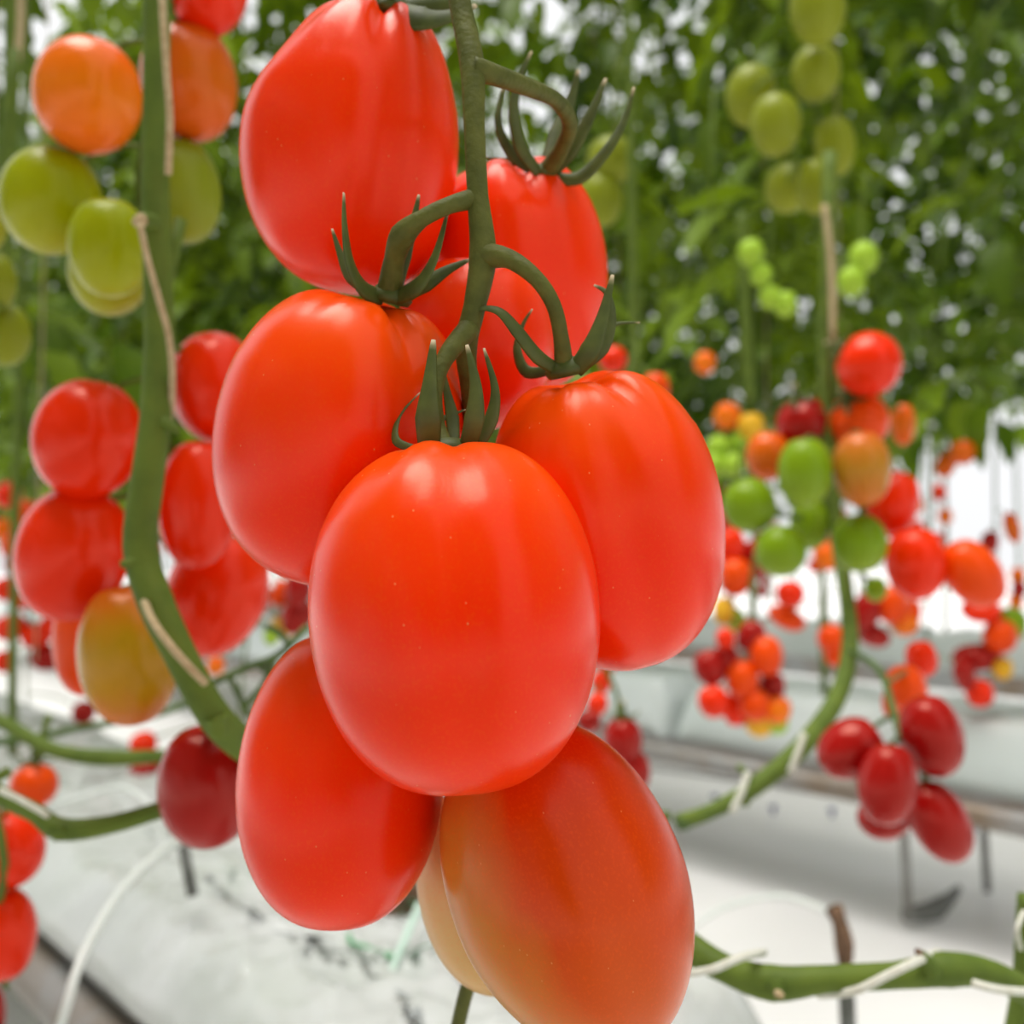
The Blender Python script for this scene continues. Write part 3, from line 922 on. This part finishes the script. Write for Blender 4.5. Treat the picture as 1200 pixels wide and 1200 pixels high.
B(103, 514, 124, 144, 0.49, 'red', 'glossy red tomato left of the vine, topmost of the lower left bunch', tilt=-10, lean=0, shape='round', group=GM)
B(252, 453, 104, 132, 0.53, 'red', 'red tomato right of the vine touching the big left tomato', tilt=5, lean=0, shape='round', group=GM)
B(86, 648, 128, 162, 0.50, 'red', 'large red tomato left of the vine under the glossy one', tilt=-14, lean=0, group=GM)
B(232, 590, 92, 154, 0.515, 'red', 'red plum tomato right of the vine between two red ones', tilt=-2, group=GM)
B(254, 696, 116, 148, 0.56, 'red', 'shaded red tomato right of the vine, lowest on that side', tilt=-20, group=GM)
B(150, 766, 112, 168, 0.475, 'yellow_green', 'half-ripe yellow and orange plum tomato left of the bent vine', tilt=6, shape='egg', group=GM)
B(104, 745, 80, 140, 0.56, 'scarlet', 'pinkish red tomato behind the half-ripe yellow one', tilt=-4, group=GM)
B(242, 920, 112, 146, 0.45, 'dark', 'dark red plum tomato hanging under the end of the thick vine', tilt=4, lean=4, shape='egg', group=GM)
B(40, 920, 54, 52, 0.86, 'scarlet', 'small bright red tomato with dark calyx at lower left', shape='round', cal=True)
B(8, 994, 84, 92, 0.60, 'red', 'red tomato cut by the left edge, upper of the lowest two', tilt=20, shape='round')
B(4, 1094, 74, 108, 0.60, 'red', 'red tomato cut by the left edge, lower of the lowest two')
B(-18, 1190, 46, 80, 0.62, 'dark', 'dark red tomato barely showing in the lower left corner')

GR, GC = 'tomatoes of the right bunch', 'tomatoes of the crimson bunch'
B(1018, 427, 76, 74, 0.92, 'red', 'glossy red tomato at the top of the right bunch', shape='round', tilt=60, lean=-10, group=GR, cal=True)
B(1006, 494, 70, 68, 0.95, 'scarlet', 'orange-red tomato with dark calyx just under the top red one', tilt=40, lean=30, shape='round', group=GR, cal=True)
B(942, 496, 66, 62, 0.97, 'dark', 'dark red tomato behind the pair of green and blush ones', tilt=20, lean=20, shape='round', group=GR, cal=True)
B(943, 553, 62, 82, 0.86, 'fresh_green', 'bright green plum tomato at the middle of the right bunch', group=GR)
B(1010, 549, 66, 90, 0.86, 'blush', 'blushing olive-orange plum tomato beside the bright green one', tilt=3, group=GR)
B(900, 534, 52, 58, 0.96, 'orange_brown', 'brownish orange tomato left of the bright green plum one', shape='round', group=GR)
B(878, 592, 62, 66, 0.90, 'fresh_green', 'green tomato at the left end of the right bunch', tilt=30, shape='round', group=GR)
B(915, 645, 60, 62, 0.88, 'fresh_green', 'lowest left green tomato of the right bunch', shape='round', tilt=-8, group=GR)
B(949, 614, 46, 60, 0.95, 'fresh_green', 'shaded green tomato between two larger green ones in the right bunch', group=GR)
B(1007, 636, 64, 70, 0.88, 'fresh_green', 'lowest green tomato of the right bunch, above the sloping vine', shape='round', tilt=10, group=GR)
B(1046, 590, 58, 80, 0.94, 'red', 'red tomato right of the blushing one', tilt=-15, group=GR)
B(1073, 660, 68, 86, 0.90, 'red', 'glossy red plum tomato beside the lowest green one', tilt=4, group=GR)
B(1140, 672, 62, 88, 0.90, 'scarlet', 'tilted scarlet plum tomato at the right end of the right bunch', tilt=38, group=GR)
B(1058, 497, 28, 50, 1.1, 'orange_brown', 'small brownish orange tomato right of the dark calyx', group=GR)
B(1026, 690, 26, 30, 1.0, 'fresh_green', 'tiny green tomato below the lowest green one', shape='round', group=GR)
B(996, 877, 66, 80, 0.70, 'dark', 'crimson tomato at the left of the lower right bunch', tilt=-52, lean=5, group=GC)
B(1040, 918, 68, 96, 0.665, 'dark', 'front crimson plum tomato in the middle of the lower right bunch', tilt=-6, shape='egg', group=GC)
B(1092, 862, 70, 98, 0.69, 'dark', 'large crimson plum tomato at the upper right of the lower right bunch', tilt=16, group=GC)
B(1101, 963, 66, 102, 0.69, 'dark', 'lowest tilted crimson plum tomato of the lower right bunch', tilt=28, group=GC)
B(1036, 958, 62, 50, 0.73, 'dark', 'crimson tomato half hidden under the front one', tilt=10, shape='round', group=GC)
B(1080, 772, 36, 44, 0.95, 'red', 'small red tomato above the crimson bunch', tilt=12, group=GC)
B(1062, 806, 46, 56, 0.88, 'scarlet', 'orange-red tomato between the small red one and the crimson bunch', tilt=20, group=GC)
B(1047, 824, 26, 40, 0.92, 'scarlet', 'narrow orange-red tomato left of the crimson bunch top', group=GC)
B(730, 868, 46, 56, 1.0, 'dark', 'dark red tomato behind the half-ripe one, right of the big front tomato', cal=True)
B(742, 905, 40, 54, 1.0, 'dark', 'dark red tomato below its twin behind the half-ripe one')
B(718, 421, 34, 32, 1.1, 'red', 'small red tomato peeking above the right tomato of the bunch', shape='round')
B(768, 456, 34, 40, 1.1, 'scarlet', 'small orange-red tomato peeking over the right shoulder of the bunch')

GG = 'green tomatoes high on the right'
for i, (x, y, w, l, tl, lb) in enumerate((
        (958, 10, 64, 86, 4, 'olive tomato highest of the green bunch at upper right'),
        (956, 86, 56, 66, 0, 'olive tomato second from the top of the upper right green bunch'),
        (880, 112, 58, 72, -4, 'olive tomato at the left of the upper right green bunch'),
        (909, 146, 58, 74, 0, 'front olive tomato in the middle of the upper right green bunch'),
        (978, 170, 46, 72, 8, 'olive tomato at the right of the upper right green bunch'),
        (924, 220, 54, 58, -8, 'lowest left olive tomato of the upper right green bunch'),
        (956, 218, 46, 66, 6, 'lowest right olive tomato of the upper right green bunch'))):
    B(x, y, w, l, 1.02 + 0.05 * (i % 3), 'olive', lb, tilt=tl, group=GG)
for x, y, w, lb in ((880, 296, 30, 'bright lime tomato topmost of four left of the twine'), (892, 322, 26, 'bright lime tomato second of four left of the twine'), (902, 348, 26, 'bright lime tomato third of four left of the twine'), (920, 356, 28, 'bright lime tomato lowest of four left of the twine')):
    B(x, y, w, w * 1.1, 1.55, 'lime', lb, shape='round', group='lime tomatoes under the green bunch')
for x, y, w, lb in ((1012, 302, 34, 'bright lime tomato upper one of the pair right of the twine'), (998, 330, 32, 'bright lime tomato lower one of the pair right of the twine')):
    B(x, y, w, w * 1.15, 1.5, 'lime', lb, shape='round', group='lime tomatoes under the green bunch')
for x, y, w, l, lb in ((716, 188, 56, 56, 'blurred olive tomato upper one beside the curling sepals'), (704, 234, 52, 64, 'blurred olive tomato lower one beside the curling sepals')):
    B(x, y, w, l, 1.25, 'olive', lb, group='olive tomatoes beside the sepals')

#@@FARFRUIT
# small blurred clusters in the rows behind
CW = {'dark': 'dark red', 'red': 'red', 'scarlet': 'orange-red', 'orange': 'orange', 'orange_brown': 'brownish orange', 'yellow': 'yellow', 'lime': 'lime green', 'fresh_green': 'green', 'olive': 'olive'}


def auto_truss(pts, label, r=0.0022, top=None, up=0.06):
    """rachis threading a bunch from its top, one pedicel to each fruit"""
    pts = sorted(pts, key=lambda v: -v.z)
    n = len(pts)
    cen = sum(pts, Vector()) / n + FWD * 0.012
    hi = top or (cen + Vector((0.01, 0, pts[0].z - cen.z + 0.07)))
    lo = cen + Vector((0, 0, pts[-1].z - cen.z + 0.01))
    t = empty('tomato_truss', hi); tag(t, label, 'fruit stem')
    MB().tube([hi + Vector((0.01, 0, up)), hi, hi.lerp(lo, 0.35) + Vector((0.004, 0, 0)), hi.lerp(lo, 0.7) - Vector((0.004, 0, 0)), lo], [r * 1.4, r * 1.3, r * 1.1, r, r * 0.8], 6, smooth=3).build('rachis', M['vine'], t)
    for q in pts:
        k = min(max((hi.z - q.z - 0.03) / max(hi.z - lo.z, 1e-3), 0.05), 1.0)
        a_ = hi.lerp(lo, k)
        MB().tube([a_, a_.lerp(q, 0.5) + Vector((0, 0, 0.012)), q + Vector((0, 0, 0.004))], r * 0.7, 5, smooth=2).build('pedicel', M['vine'], t)


def cluster(items, d, where, group, tiny=True):
    items = sorted(items, key=lambda q: q[1])
    pts = []
    for i, (x, y, w, l, mt) in enumerate(items):
        dd = d + random.uniform(-0.03, 0.03)
        pts.append(P(x, y, dd))
        nth = 'topmost' if i == 0 else 'lowest' if i == len(items) - 1 else ORD[i] + ' from the top'
        B(x, y, w * 1.15, l * 1.15, dd, mt, '%s tomato, %s %s' % (CW[mt], nth, where), tilt=random.uniform(-25, 25), lean=random.uniform(-15, 15), group=group, tiny=tiny)
    return pts


auto_truss([P(x, y, 1.07) for x, y in ((958, 10), (956, 86), (880, 112), (909, 146), (978, 170), (924, 220), (956, 218))], 'stem of the olive bunch at upper right')
auto_truss([P(x, y, 1.55) for x, y in ((880, 296), (892, 322), (902, 348), (920, 356))], 'thin stem of the four lime tomatoes left of the twine')
auto_truss([P(x, y, 1.5) for x, y in ((1012, 302), (998, 330))], 'thin stem of the two lime tomatoes right of the twine')
auto_truss([P(x, y, 1.25) for x, y in ((716, 188), (704, 234))], 'thin stem of the two olive tomatoes beside the curling sepals')
auto_truss([P(x, y, d_) for x, y, d_ in ((103, 112, .50), (222, 97, .545), (243, -20, .54), (60, 235, .51), (213, 224, .545), (128, 290, .48), (128, 318, .53))], 'hidden stem of the upper left bunch behind the thick vine', top=P(186, -40, 0.50))
auto_truss([P(x, y, d_) for x, y, d_ in ((103, 514, .50), (252, 453, .54), (86, 648, .51), (232, 590, .525), (254, 696, .57), (150, 766, .485), (104, 745, .57))], 'hidden stem of the lower left bunch behind the thick vine', top=P(186, 400, 0.50))
auto_truss([P(242, 900, 0.45)], 'short stalk of the dark red plum tomato', top=P(236, 838, 0.43), up=0.002)
auto_truss([P(40, 905, 0.86)], 'short stalk of the small bright red tomato', top=P(44, 880, 0.86), up=0.03)
auto_truss([P(8, 975, 0.60), P(4, 1070, 0.60), P(-18, 1175, 0.62)], 'stalk of the red tomatoes cut by the left edge', top=P(-10, 925, 0.56), up=0.01)
auto_truss([P(-22, 250, 0.58), P(-8, 330, 0.66), P(4, 392, 0.68)], 'stalk of the green tomatoes cut by the left edge', top=P(0, 215, 0.75), up=0.1)
auto_truss([P(718, 421, 1.1), P(768, 456, 1.1)], 'stalk of the two small tomatoes behind the right tomato', top=P(744, 390, 1.2), up=0.05)
auto_truss([P(730, 868, 1.0), P(742, 905, 1.0)], 'stalk of the two dark red tomatoes behind the half-ripe one', top=P(712, 780, 1.02), up=0.06)
PT = cluster([(832, 782, 34, 38, 'dark'), (898, 768, 34, 42, 'scarlet'), (870, 796, 34, 42, 'scarlet'), (836, 822, 32, 34, 'red'), (868, 830, 30, 36, 'dark'), (904, 806, 28, 36, 'dark'),
         (885, 826, 32, 34, 'scarlet'), (912, 832, 26, 30, 'orange'), (890, 842, 32, 38, 'yellow'), (910, 846, 24, 26, 'lime'), (850, 772, 28, 30, 'dark'), (880, 745, 30, 34, 'dark'), (850, 748, 20, 22, 'red'), (862, 830, 26, 36, 'red')],
        1.55, 'in the dense cherry bunch beside the right tomato', 'cherry bunch in the row behind')
auto_truss(PT, 'thin stem of the dense cherry bunch')
PT = cluster([(855, 640, 32, 40, 'red'), (862, 676, 34, 40, 'scarlet'), (884, 655, 30, 44, 'dark'), (848, 716, 22, 30, 'yellow'), (862, 726, 20, 26, 'lime'), (850, 612, 24, 28, 'dark')],
        1.6, 'of those along the right tomato edge', 'small tomatoes by the right tomato')
auto_truss(PT, 'thin stem of the small fruit along the right tomato')
PT = cluster([(842, 525, 26, 28, 'lime'), (868, 518, 26, 26, 'lime'), (858, 545, 26, 24, 'lime'), (838, 545, 24, 24, 'lime'), (880, 500, 28, 30, 'yellow'), (852, 488, 28, 30, 'orange'), (860, 545, 22, 26, 'lime')],
        1.7, 'of the tiny ones left of the right bunch', 'lime and yellow tomatoes by the right bunch')
auto_truss(PT, 'thin stem of the tiny lime and yellow fruit')
PT = cluster([(926, 696, 30, 28, 'red'), (922, 724, 40, 22, 'scarlet'), (968, 652, 26, 30, 'orange'), (975, 748, 30, 30, 'scarlet'), (980, 764, 26, 30, 'scarlet'), (1016, 715, 30, 44, 'dark'), (1024, 745, 34, 22, 'dark'), (1045, 708, 34, 40, 'scarlet'),
         (1060, 728, 30, 30, 'orange'), (1068, 716, 20, 26, 'scarlet'), (1145, 770, 50, 30, 'dark'), (1130, 790, 22, 36, 'dark'), (1148, 812, 28, 30, 'red'), (1160, 635, 18, 24, 'dark'), (1186, 618, 16, 34, 'orange_brown'),
         (1150, 715, 40, 24, 'red'), (1172, 745, 34, 36, 'scarlet'), (1128, 530, 26, 26, 'orange_brown'), (1108, 545, 20, 26, 'orange_brown'), (1186, 730, 30, 34, 'fresh_green'), (1175, 783, 20, 24, 'yellow'), (826, 425, 22, 24, 'orange')],
        1.75, 'of the blurred fruit scattered at the right', 'blurred fruit at the right')
bins = {}
for q in PT:
    bins.setdefault(int((q.x + 0.02) / 0.16), []).append(q)
for i, k in enumerate(sorted(bins)):
    auto_truss(bins[k], 'thin stem among the blurred fruit at the right, %s from the left' % ORD[i], r=0.0016, up=0.4)
PT = cluster([(330, 695, 22, 30, 'scarlet'), (350, 690, 28, 40, 'dark'), (348, 722, 32, 40, 'dark'), (330, 735, 20, 26, 'yellow'), (318, 745, 16, 20, 'lime'), (232, 765, 16, 16, 'scarlet'), (253, 780, 18, 20, 'orange'), (305, 700, 22, 30, 'red'),
         (168, 872, 28, 26, 'red'), (170, 905, 34, 26, 'dark')],
        1.5, 'of the small fruit right of the left bunch', 'blurred fruit left of the bunch')
auto_truss(PT, 'thin stem of the small fruit right of the left bunch')
PT = cluster([(10, 580, 26, 28, 'red'), (30, 600, 26, 26, 'scarlet'), (22, 660, 28, 30, 'dark'), (8, 690, 26, 26, 'red'), (30, 700, 26, 24, 'red'), (12, 735, 32, 28, 'red'), (42, 745, 30, 26, 'red'), (55, 770, 34, 28, 'dark'), (16, 640, 26, 26, 'scarlet'), (6, 775, 22, 24, 'red'),
         (60, 735, 24, 26, 'red'), (25, 622, 20, 50, 'lime'), (98, 835, 24, 24, 'dark'), (5, 620, 22, 24, 'orange')],
        1.9, 'of the blurred fruit at the left edge', 'blurred fruit at the left edge')
auto_truss(PT, 'thin stem of the blurred fruit at the left edge')
PT = cluster([(704, 800, 20, 24, 'red'), (712, 780, 16, 22, 'scarlet'), (700, 825, 22, 24, 'red'), (690, 845, 26, 24, 'dark')],
        1.4, 'in the gap under the right tomato', 'blurred fruit in the gap')
auto_truss(PT, 'thin stem of the fruit in the gap under the right tomato')
rnd = random.Random(77)
far_rows = [(3.3, 1.3, 0.33, 22, 'second row behind'), (5.0, 2.6, 0.5, 14, 'farthest row')]
for p0_, s0_, ds_, n_, where in far_rows:
    for i in range(n_):
        s_ = s0_ + i * ds_ + rnd.uniform(-.05, .05)
        top = row_pt(p0_ + rnd.uniform(-.1, .1), s_, 0.67 + rnd.uniform(-0.05, 0.30))
        pts = []
        for k in range(6):
            q = top + Vector((rnd.uniform(-.05, .05), rnd.uniform(-.05, .05), -0.05 - k * 0.038))
            pts.append(q)
            mt = rnd.choice(['red', 'red', 'scarlet', 'dark', 'orange'])
            key = (TINY.name, mt)
            if key not in CACHE:
                me = TINY.copy(); me.materials.append(M[mt]); CACHE[key] = me
            o = bpy.data.objects.new('tomato', CACHE[key]); col.objects.link(o)
            o.location = q; o.scale = (0.046, 0.046, 0.056)
            nth = ['topmost', 'second', 'third', 'fourth', 'fifth', 'lowest'][k]
            tag(o, 'distant %s tomato, %s of the %s bunch from the right, %s' % (CW[mt], nth, ORD[i], where), 'tomato', 'distant bunch %d of the %s' % (i + 1, where))
        auto_truss(pts, 'thin stem of distant bunch %s from the right, %s' % (ORD[i], where), top=top, up=0.35)

# ------------------------------------------------------------------ vines, twines and stakes between
def vine(name, pts, widths, label, mat='vine', nodes=(), cat='vine', group=None, seg=14):
    t = empty(name, P(*pts[-1]))
    tag(t, label, cat, group)
    MB().tube([P(*q) for q in pts], [w / 2 / F * q[2] for w, q in zip(widths, pts)], seg).build('stem', M[mat], t)
    for (a, b, w0, w1, mt) in nodes:
        pa, pb = P(*a), P(*b)
        MB().tube([pa, (pa + pb) / 2 + UP * 0.0005, pb], [w0 / 2 / F * a[2], (w0 + w1) / 4 / F * a[2], w1 / 2 / F * a[2]], 8, smooth=3).build('leaf_scar', M[mt], t)
    return t


def cord(name, pts, w, label, mat='twine', cat='twine', group=None):
    o = MB().tube([P(*q) for q in pts], [w / 2 / F * q[2] for q in pts], 8).build(name, M[mat])
    tag(o, label, cat, group)
    return o


VL = 0.42
vine('vine_stem', [(184, -60, 0.43), (184, 0, 0.43), (183, 110, 0.43), (182, 220, 0.43), (185, 330, 0.43), (187, 400, 0.43), (183, 480, 0.425), (173, 560, 0.42), (164, 640, 0.42), (182, 705, 0.415), (210, 765, 0.41), (240, 822, 0.41), (268, 858, 0.42), (310, 890, 0.45), (380, 930, 0.50)],
     [32, 32, 30, 32, 34, 35, 36, 38, 40, 42, 38, 38, 40, 36, 34], 'thick green vine with twine running down the left side',
     nodes=[((180, 262, 0.425), (163, 258, 0.415), 22, 16, 'vine'), ((166, 258, 0.415), (160, 262, 0.412), 17, 12, 'twine'), ((192, 495, 0.42), (208, 505, 0.418), 16, 8, 'vine'),
            ((165, 660, 0.415), (141, 662, 0.412), 20, 8, 'vine'), ((252, 838, 0.408), (256, 862, 0.41), 30, 22, 'vine')])
cord('support_twine', [(188, -60, 0.412), (190, 0, 0.412), (195, 80, 0.41), (199, 140, 0.414), (197, 205, 0.42)], 9, 'tan twine along the top of the thick vine')
cord('support_twine', [(164, 262, 0.408), (172, 300, 0.408), (186, 350, 0.408), (198, 395, 0.412), (202, 440, 0.42), (200, 490, 0.428)], 8, 'tan twine from the vine knot down to the lower left bunch')
cord('support_twine', [(165, 690, 0.42), (176, 722, 0.40), (196, 752, 0.392), (222, 782, 0.392), (240, 800, 0.40)], 10, 'tan twine across the bent foot of the thick vine')
cord('support_twine', [(24, -20, 0.9), (24, 30, 0.9), (20, 70, 0.9)], 9, 'tan twine end near the upper left corner')
vine('vine_stem', [(14, -40, 0.95), (14, 80, 0.95), (10, 180, 0.95), (6, 300, 0.95), (4, 420, 0.95)], [18, 18, 18, 18, 18], 'blurred thin vine at the upper left edge')
vine('vine_stem', [(-60, 890, 0.52), (0, 932, 0.50), (40, 952, 0.49), (72, 972, 0.485), (130, 966, 0.49), (192, 948, 0.50), (260, 930, 0.55)], [22, 22, 22, 27, 22, 20, 20], 'kinked green vine running under the dark red plum tomato at left',
     nodes=[((66, 972, 0.48), (70, 984, 0.48), 24, 12, 'vine')])
vine('vine_stem', [(-40, 826, 0.85), (10, 850, 0.82), (60, 878, 0.80), (120, 888, 0.80), (190, 886, 0.82), (250, 880, 0.86)], [16, 16, 16, 20, 15, 14], 'thin green vine above the kinked one at left')
vine('vine_stem', [(-40, 872, 0.95), (30, 866, 0.95), (100, 852, 0.95), (180, 838, 0.95), (240, 815, 0.98)], [10, 10, 9, 9, 9], 'slender green vine crossing behind the half-ripe yellow tomato', mat='vine_dark')
cord('support_twine', [(0, 926, 0.475), (25, 938, 0.472), (56, 956, 0.468)], 8, 'pale twine on the kinked green vine', mat='cord')
# bare fruit stem beside the lower left tomato
t = empty('tomato_truss', P(330, 770, 0.62))
tag(t, 'bare dark green fruit stem left of the lower left tomato', 'fruit stem')
MB().tube([P(250, 800, 0.62), P(290, 782, 0.62), P(325, 768, 0.62), P(360, 735, 0.64)], px(9, 0.62), 8).build('rachis', M['vine_dark'], t)
for q in ([(268, 792), (280, 815), (292, 840)], [(322, 768), (310, 800), (290, 825)], [(300, 778), (318, 790), (335, 800)], [(340, 756), (325, 740), (312, 735)]):
    MB().tube([P(x, y, 0.62) for x, y in q], px(8, 0.62), 8).build('pedicel', M['vine_dark'], t)

# sloping vine on the right with its twine
vine('vine_stem', [(972, 180, 0.98), (970, 300, 0.96), (968, 420, 0.96), (972, 540, 0.95), (984, 640, 0.93), (992, 700, 0.90), (996, 760, 0.86), (980, 820, 0.82), (935, 880, 0.78), (880, 925, 0.75), (835, 950, 0.74), (795, 964, 0.73)],
     [17, 17, 18, 18, 18, 18, 20, 22, 24, 22, 18, 20], 'green vine dropping from the right bunch and sloping to the left',
     nodes=[((880, 915, 0.735), (866, 898, 0.73), 10, 8, 'vine'), ((876, 930, 0.735), (872, 944, 0.735), 16, 10, 'vine'), ((802, 962, 0.725), (800, 970, 0.725), 20, 16, 'vine_dark')])
vine('vine_stem', [(560, 930, 0.80), (640, 950, 0.78), (710, 955, 0.76), (786, 957, 0.75)], [16, 16, 15, 12], 'short green vine piece left of the sloping vine foot')
cord('support_twine', [(942, 860, 0.755), (934, 885, 0.75), (926, 905, 0.75)], 8, 'pale twine loop on the sloping vine, upper loop', mat='cord')
cord('support_twine', [(876, 905, 0.73), (868, 930, 0.725), (858, 952, 0.725)], 9, 'pale twine loop on the sloping vine, lower loop', mat='cord')
cord('support_twine', [(966, 240, 0.94), (974, 310, 0.94), (976, 400, 0.94)], 8, 'tan twine above the glossy red tomato of the right bunch')
vine('vine_stem', [(735, -30, 1.2), (738, 100, 1.2), (740, 200, 1.2), (742, 320, 1.2), (744, 440, 1.2), (748, 600, 1.25)], [11, 11, 11, 12, 12, 12], 'thin vertical vine beside the curling sepals')
vine('vine_stem', [(870, 250, 1.7), (872, 330, 1.7), (875, 400, 1.7), (878, 470, 1.7)], [11, 11, 12, 12], 'blurred pale vine under the lime tomatoes')
t = empty('tomato_truss', P(1060, 830, 0.72))
tag(t, 'dark fruit stem holding the crimson tomatoes', 'fruit stem')
MB().tube([P(996, 762, 0.85), P(1030, 785, 0.80), P(1046, 830, 0.735), P(1058, 870, 0.70), P(1082, 905, 0.71), P(1086, 925, 0.715)], px(9, 0.72), 8).build('rachis', M['vine_dark'], t)
for q in ([(1048, 838, .73), (1032, 846, .72), (1024, 852, .715)], [(1056, 866, .705), (1048, 868, .695), (1044, 872, .69)], [(1052, 850, .72), (1062, 835, .71), (1072, 828, .705)], [(1040, 800, .77), (1056, 790, .85), (1070, 782, .9)]):
    MB().tube([P(*a) for a in q], px(6, 0.72), 8).build('pedicel', M['vine_dark'], t)
t = empty('tomato_truss', P(970, 480, 0.97))
tag(t, 'shadowy fruit stem inside the right bunch', 'fruit stem')
MB().tube([P(970, 400, 0.97), P(972, 480, 0.97), P(980, 560, 0.96), P(968, 600, 0.95), P(940, 620, 0.94)], px(10, 0.97), 8).build('rachis', M['vine_dark'], t)
for q in ([(972, 470, .97), (990, 455, .95), (1000, 440, .93)], [(974, 520, .965), (950, 512, .92), (944, 516, .88)], [(978, 530, .965), (1000, 508, .92), (1008, 508, .88)], [(980, 570, .955), (1040, 620, .94), (1070, 622, .92)], [(968, 600, .95), (920, 605, .93), (890, 575, .92)], [(974, 500, .97), (1030, 470, 1.05), (1057, 482, 1.1)], [(975, 590, .955), (1005, 665, .99), (1025, 684, 1.0)]):
    MB().tube([P(*a) for a in q], px(6, 0.95), 8).build('pedicel', M['vine_dark'], t)

# low vine at the lower right with its white cord
vine('vine_stem', [(620, 1010, 0.50), (700, 1035, 0.46), (760, 1070, 0.44), (805, 1108, 0.43), (850, 1135, 0.42), (905, 1152, 0.415), (970, 1147, 0.41), (1050, 1143, 0.41), (1110, 1136, 0.41), (1155, 1140, 0.412), (1200, 1160, 0.415), (1260, 1200, 0.42)],
     [32, 34, 36, 36, 33, 42, 31, 31, 41, 33, 30, 30], 'thick green vine with white cord lying across the lower right',
     nodes=[((908, 1152, 0.408), (912, 1168, 0.405), 24, 13, 'vine'), ((910, 1164, 0.404), (917, 1169, 0.402), 10, 7, 'twine'), ((1094, 1140, 0.404), (1078, 1118, 0.402), 24, 12, 'vine'), ((1080, 1121, 0.402), (1074, 1114, 0.401), 10, 6, 'bark')])
cord('support_string', [(800, 1142, 0.412), (835, 1136, 0.404), (868, 1122, 0.404), (895, 1116, 0.425)], 10, 'white cord crossing the low vine beside the half-ripe tomato', 'cord')
cord('support_string', [(960, 1166, 0.425), (1000, 1162, 0.40), (1040, 1143, 0.393), (1075, 1126, 0.396), (1100, 1116, 0.43)], 10, 'white cord crossing the middle of the low vine', 'cord')
cord('support_string', [(1140, 1152, 0.40), (1172, 1160, 0.395), (1230, 1164, 0.40)], 10, 'white cord at the right end of the low vine', 'cord')
vine('vine_stem', [(1206, 1050, 0.44), (1203, 1100, 0.44), (1200, 1160, 0.44), (1188, 1230, 0.44)], [26, 26, 28, 30], 'upright green vine cut by the right edge near the bottom')
cord('support_string', [(1200, 1068, 0.425), (1192, 1090, 0.42), (1196, 1112, 0.425)], 6, 'white cord on the upright vine at the right edge', 'cord')

# stakes and drip tubes
def stake(a, b, w, label, top_mat='stake', group='drip stakes'):
    t = empty('drip_stake', b)
    tag(t, label, 'stake', group)
    dv = (a - b)
    MB().tube([b, b + dv * 0.5, b + dv * 0.93, a], [w, w, w, w * 0.8], 8, smooth=1).build('rod', M['stake'], t)
    MB().tube([a - dv * 0.03, a + dv * 0.02, a + dv * 0.07 + RIGHT * -0.003, a + dv * 0.10 + RIGHT * -0.007], [w * 0.8, w * 1.2, w * 0.9, w * 1.1], 8, smooth=2).build('tip', M[top_mat], t)
    return t


bse = P(1010, 1290, 0.80); bse.z = 0.0
stake(P(990, 1118, 0.80), bse, 0.0065, 'dark grey stake with a withered brown tip behind the low vine', 'bark')
for x, y0, y1, lb in ((1060, 975, 1080, 'thin grey support rod below the front crimson tomato'), (1152, 955, 1044, 'thin grey support rod right of the lowest crimson tomato')):
    d = 0.67 / ((y1 - 640) / F)
    b = P(x + 5, y1, d); b.z = 0
    a = P(x - 4, y0 - 60, d)
    t = empty('support_rod', b); tag(t, lb, 'rod', 'support rods')
    MB().tube([b, (a + b) / 2, a], 0.0085, 8, smooth=1).build('rod', M['rod'], t)
    if x == 1060:
        MB().tube([b + Vector((-0.01, 0, 0.012)), b + Vector((0.06, 0.02, 0.016)), b + Vector((0.13, 0.09, 0.03))], [0.012, 0.02, 0.007], 8, smooth=3, flat=0.6).build('foot', M['stake'], t)
a, b = P(212, 978, 0.92), P(226, 1050, 0.90)
stake(a, b, 0.0052, 'thin dark stake in the crumpled slab below the dark red plum tomato')
cord('drip_tube', [(60, 1240, 0.60), (78, 1180, 0.61), (98, 1118, 0.64), (140, 1048, 0.70), (180, 1008, 0.78), (218, 980, 0.86)], 12, 'white drip tube arching over the slab at lower left', 'drip', 'drip tube')
cord('drip_tube', [(440, 1215, 0.78), (455, 1150, 0.80), (475, 1100, 0.84), (492, 1060, 0.88)], 9, 'pale green drip tube rising beside the pale peach tomato', 'drip_green', 'drip tube')
cord('drip_tube', [(200, 968, 0.92), (150, 925, 0.95), (110, 930, 1.0), (60, 945, 1.05)], 7, 'white drip tube beneath the small bright red tomato', 'drip', 'drip tube')
cord('drip_tube', [(800, 1095, 1.1), (850, 1062, 1.15), (920, 1050, 1.2), (985, 1075, 1.15)], 7, 'faint white drip tube on the film left of the grey stake', 'drip', 'drip tube')

for o in col.objects:
    if o.name.startswith('growing_slab'):
        o['kind'] = 'thing'
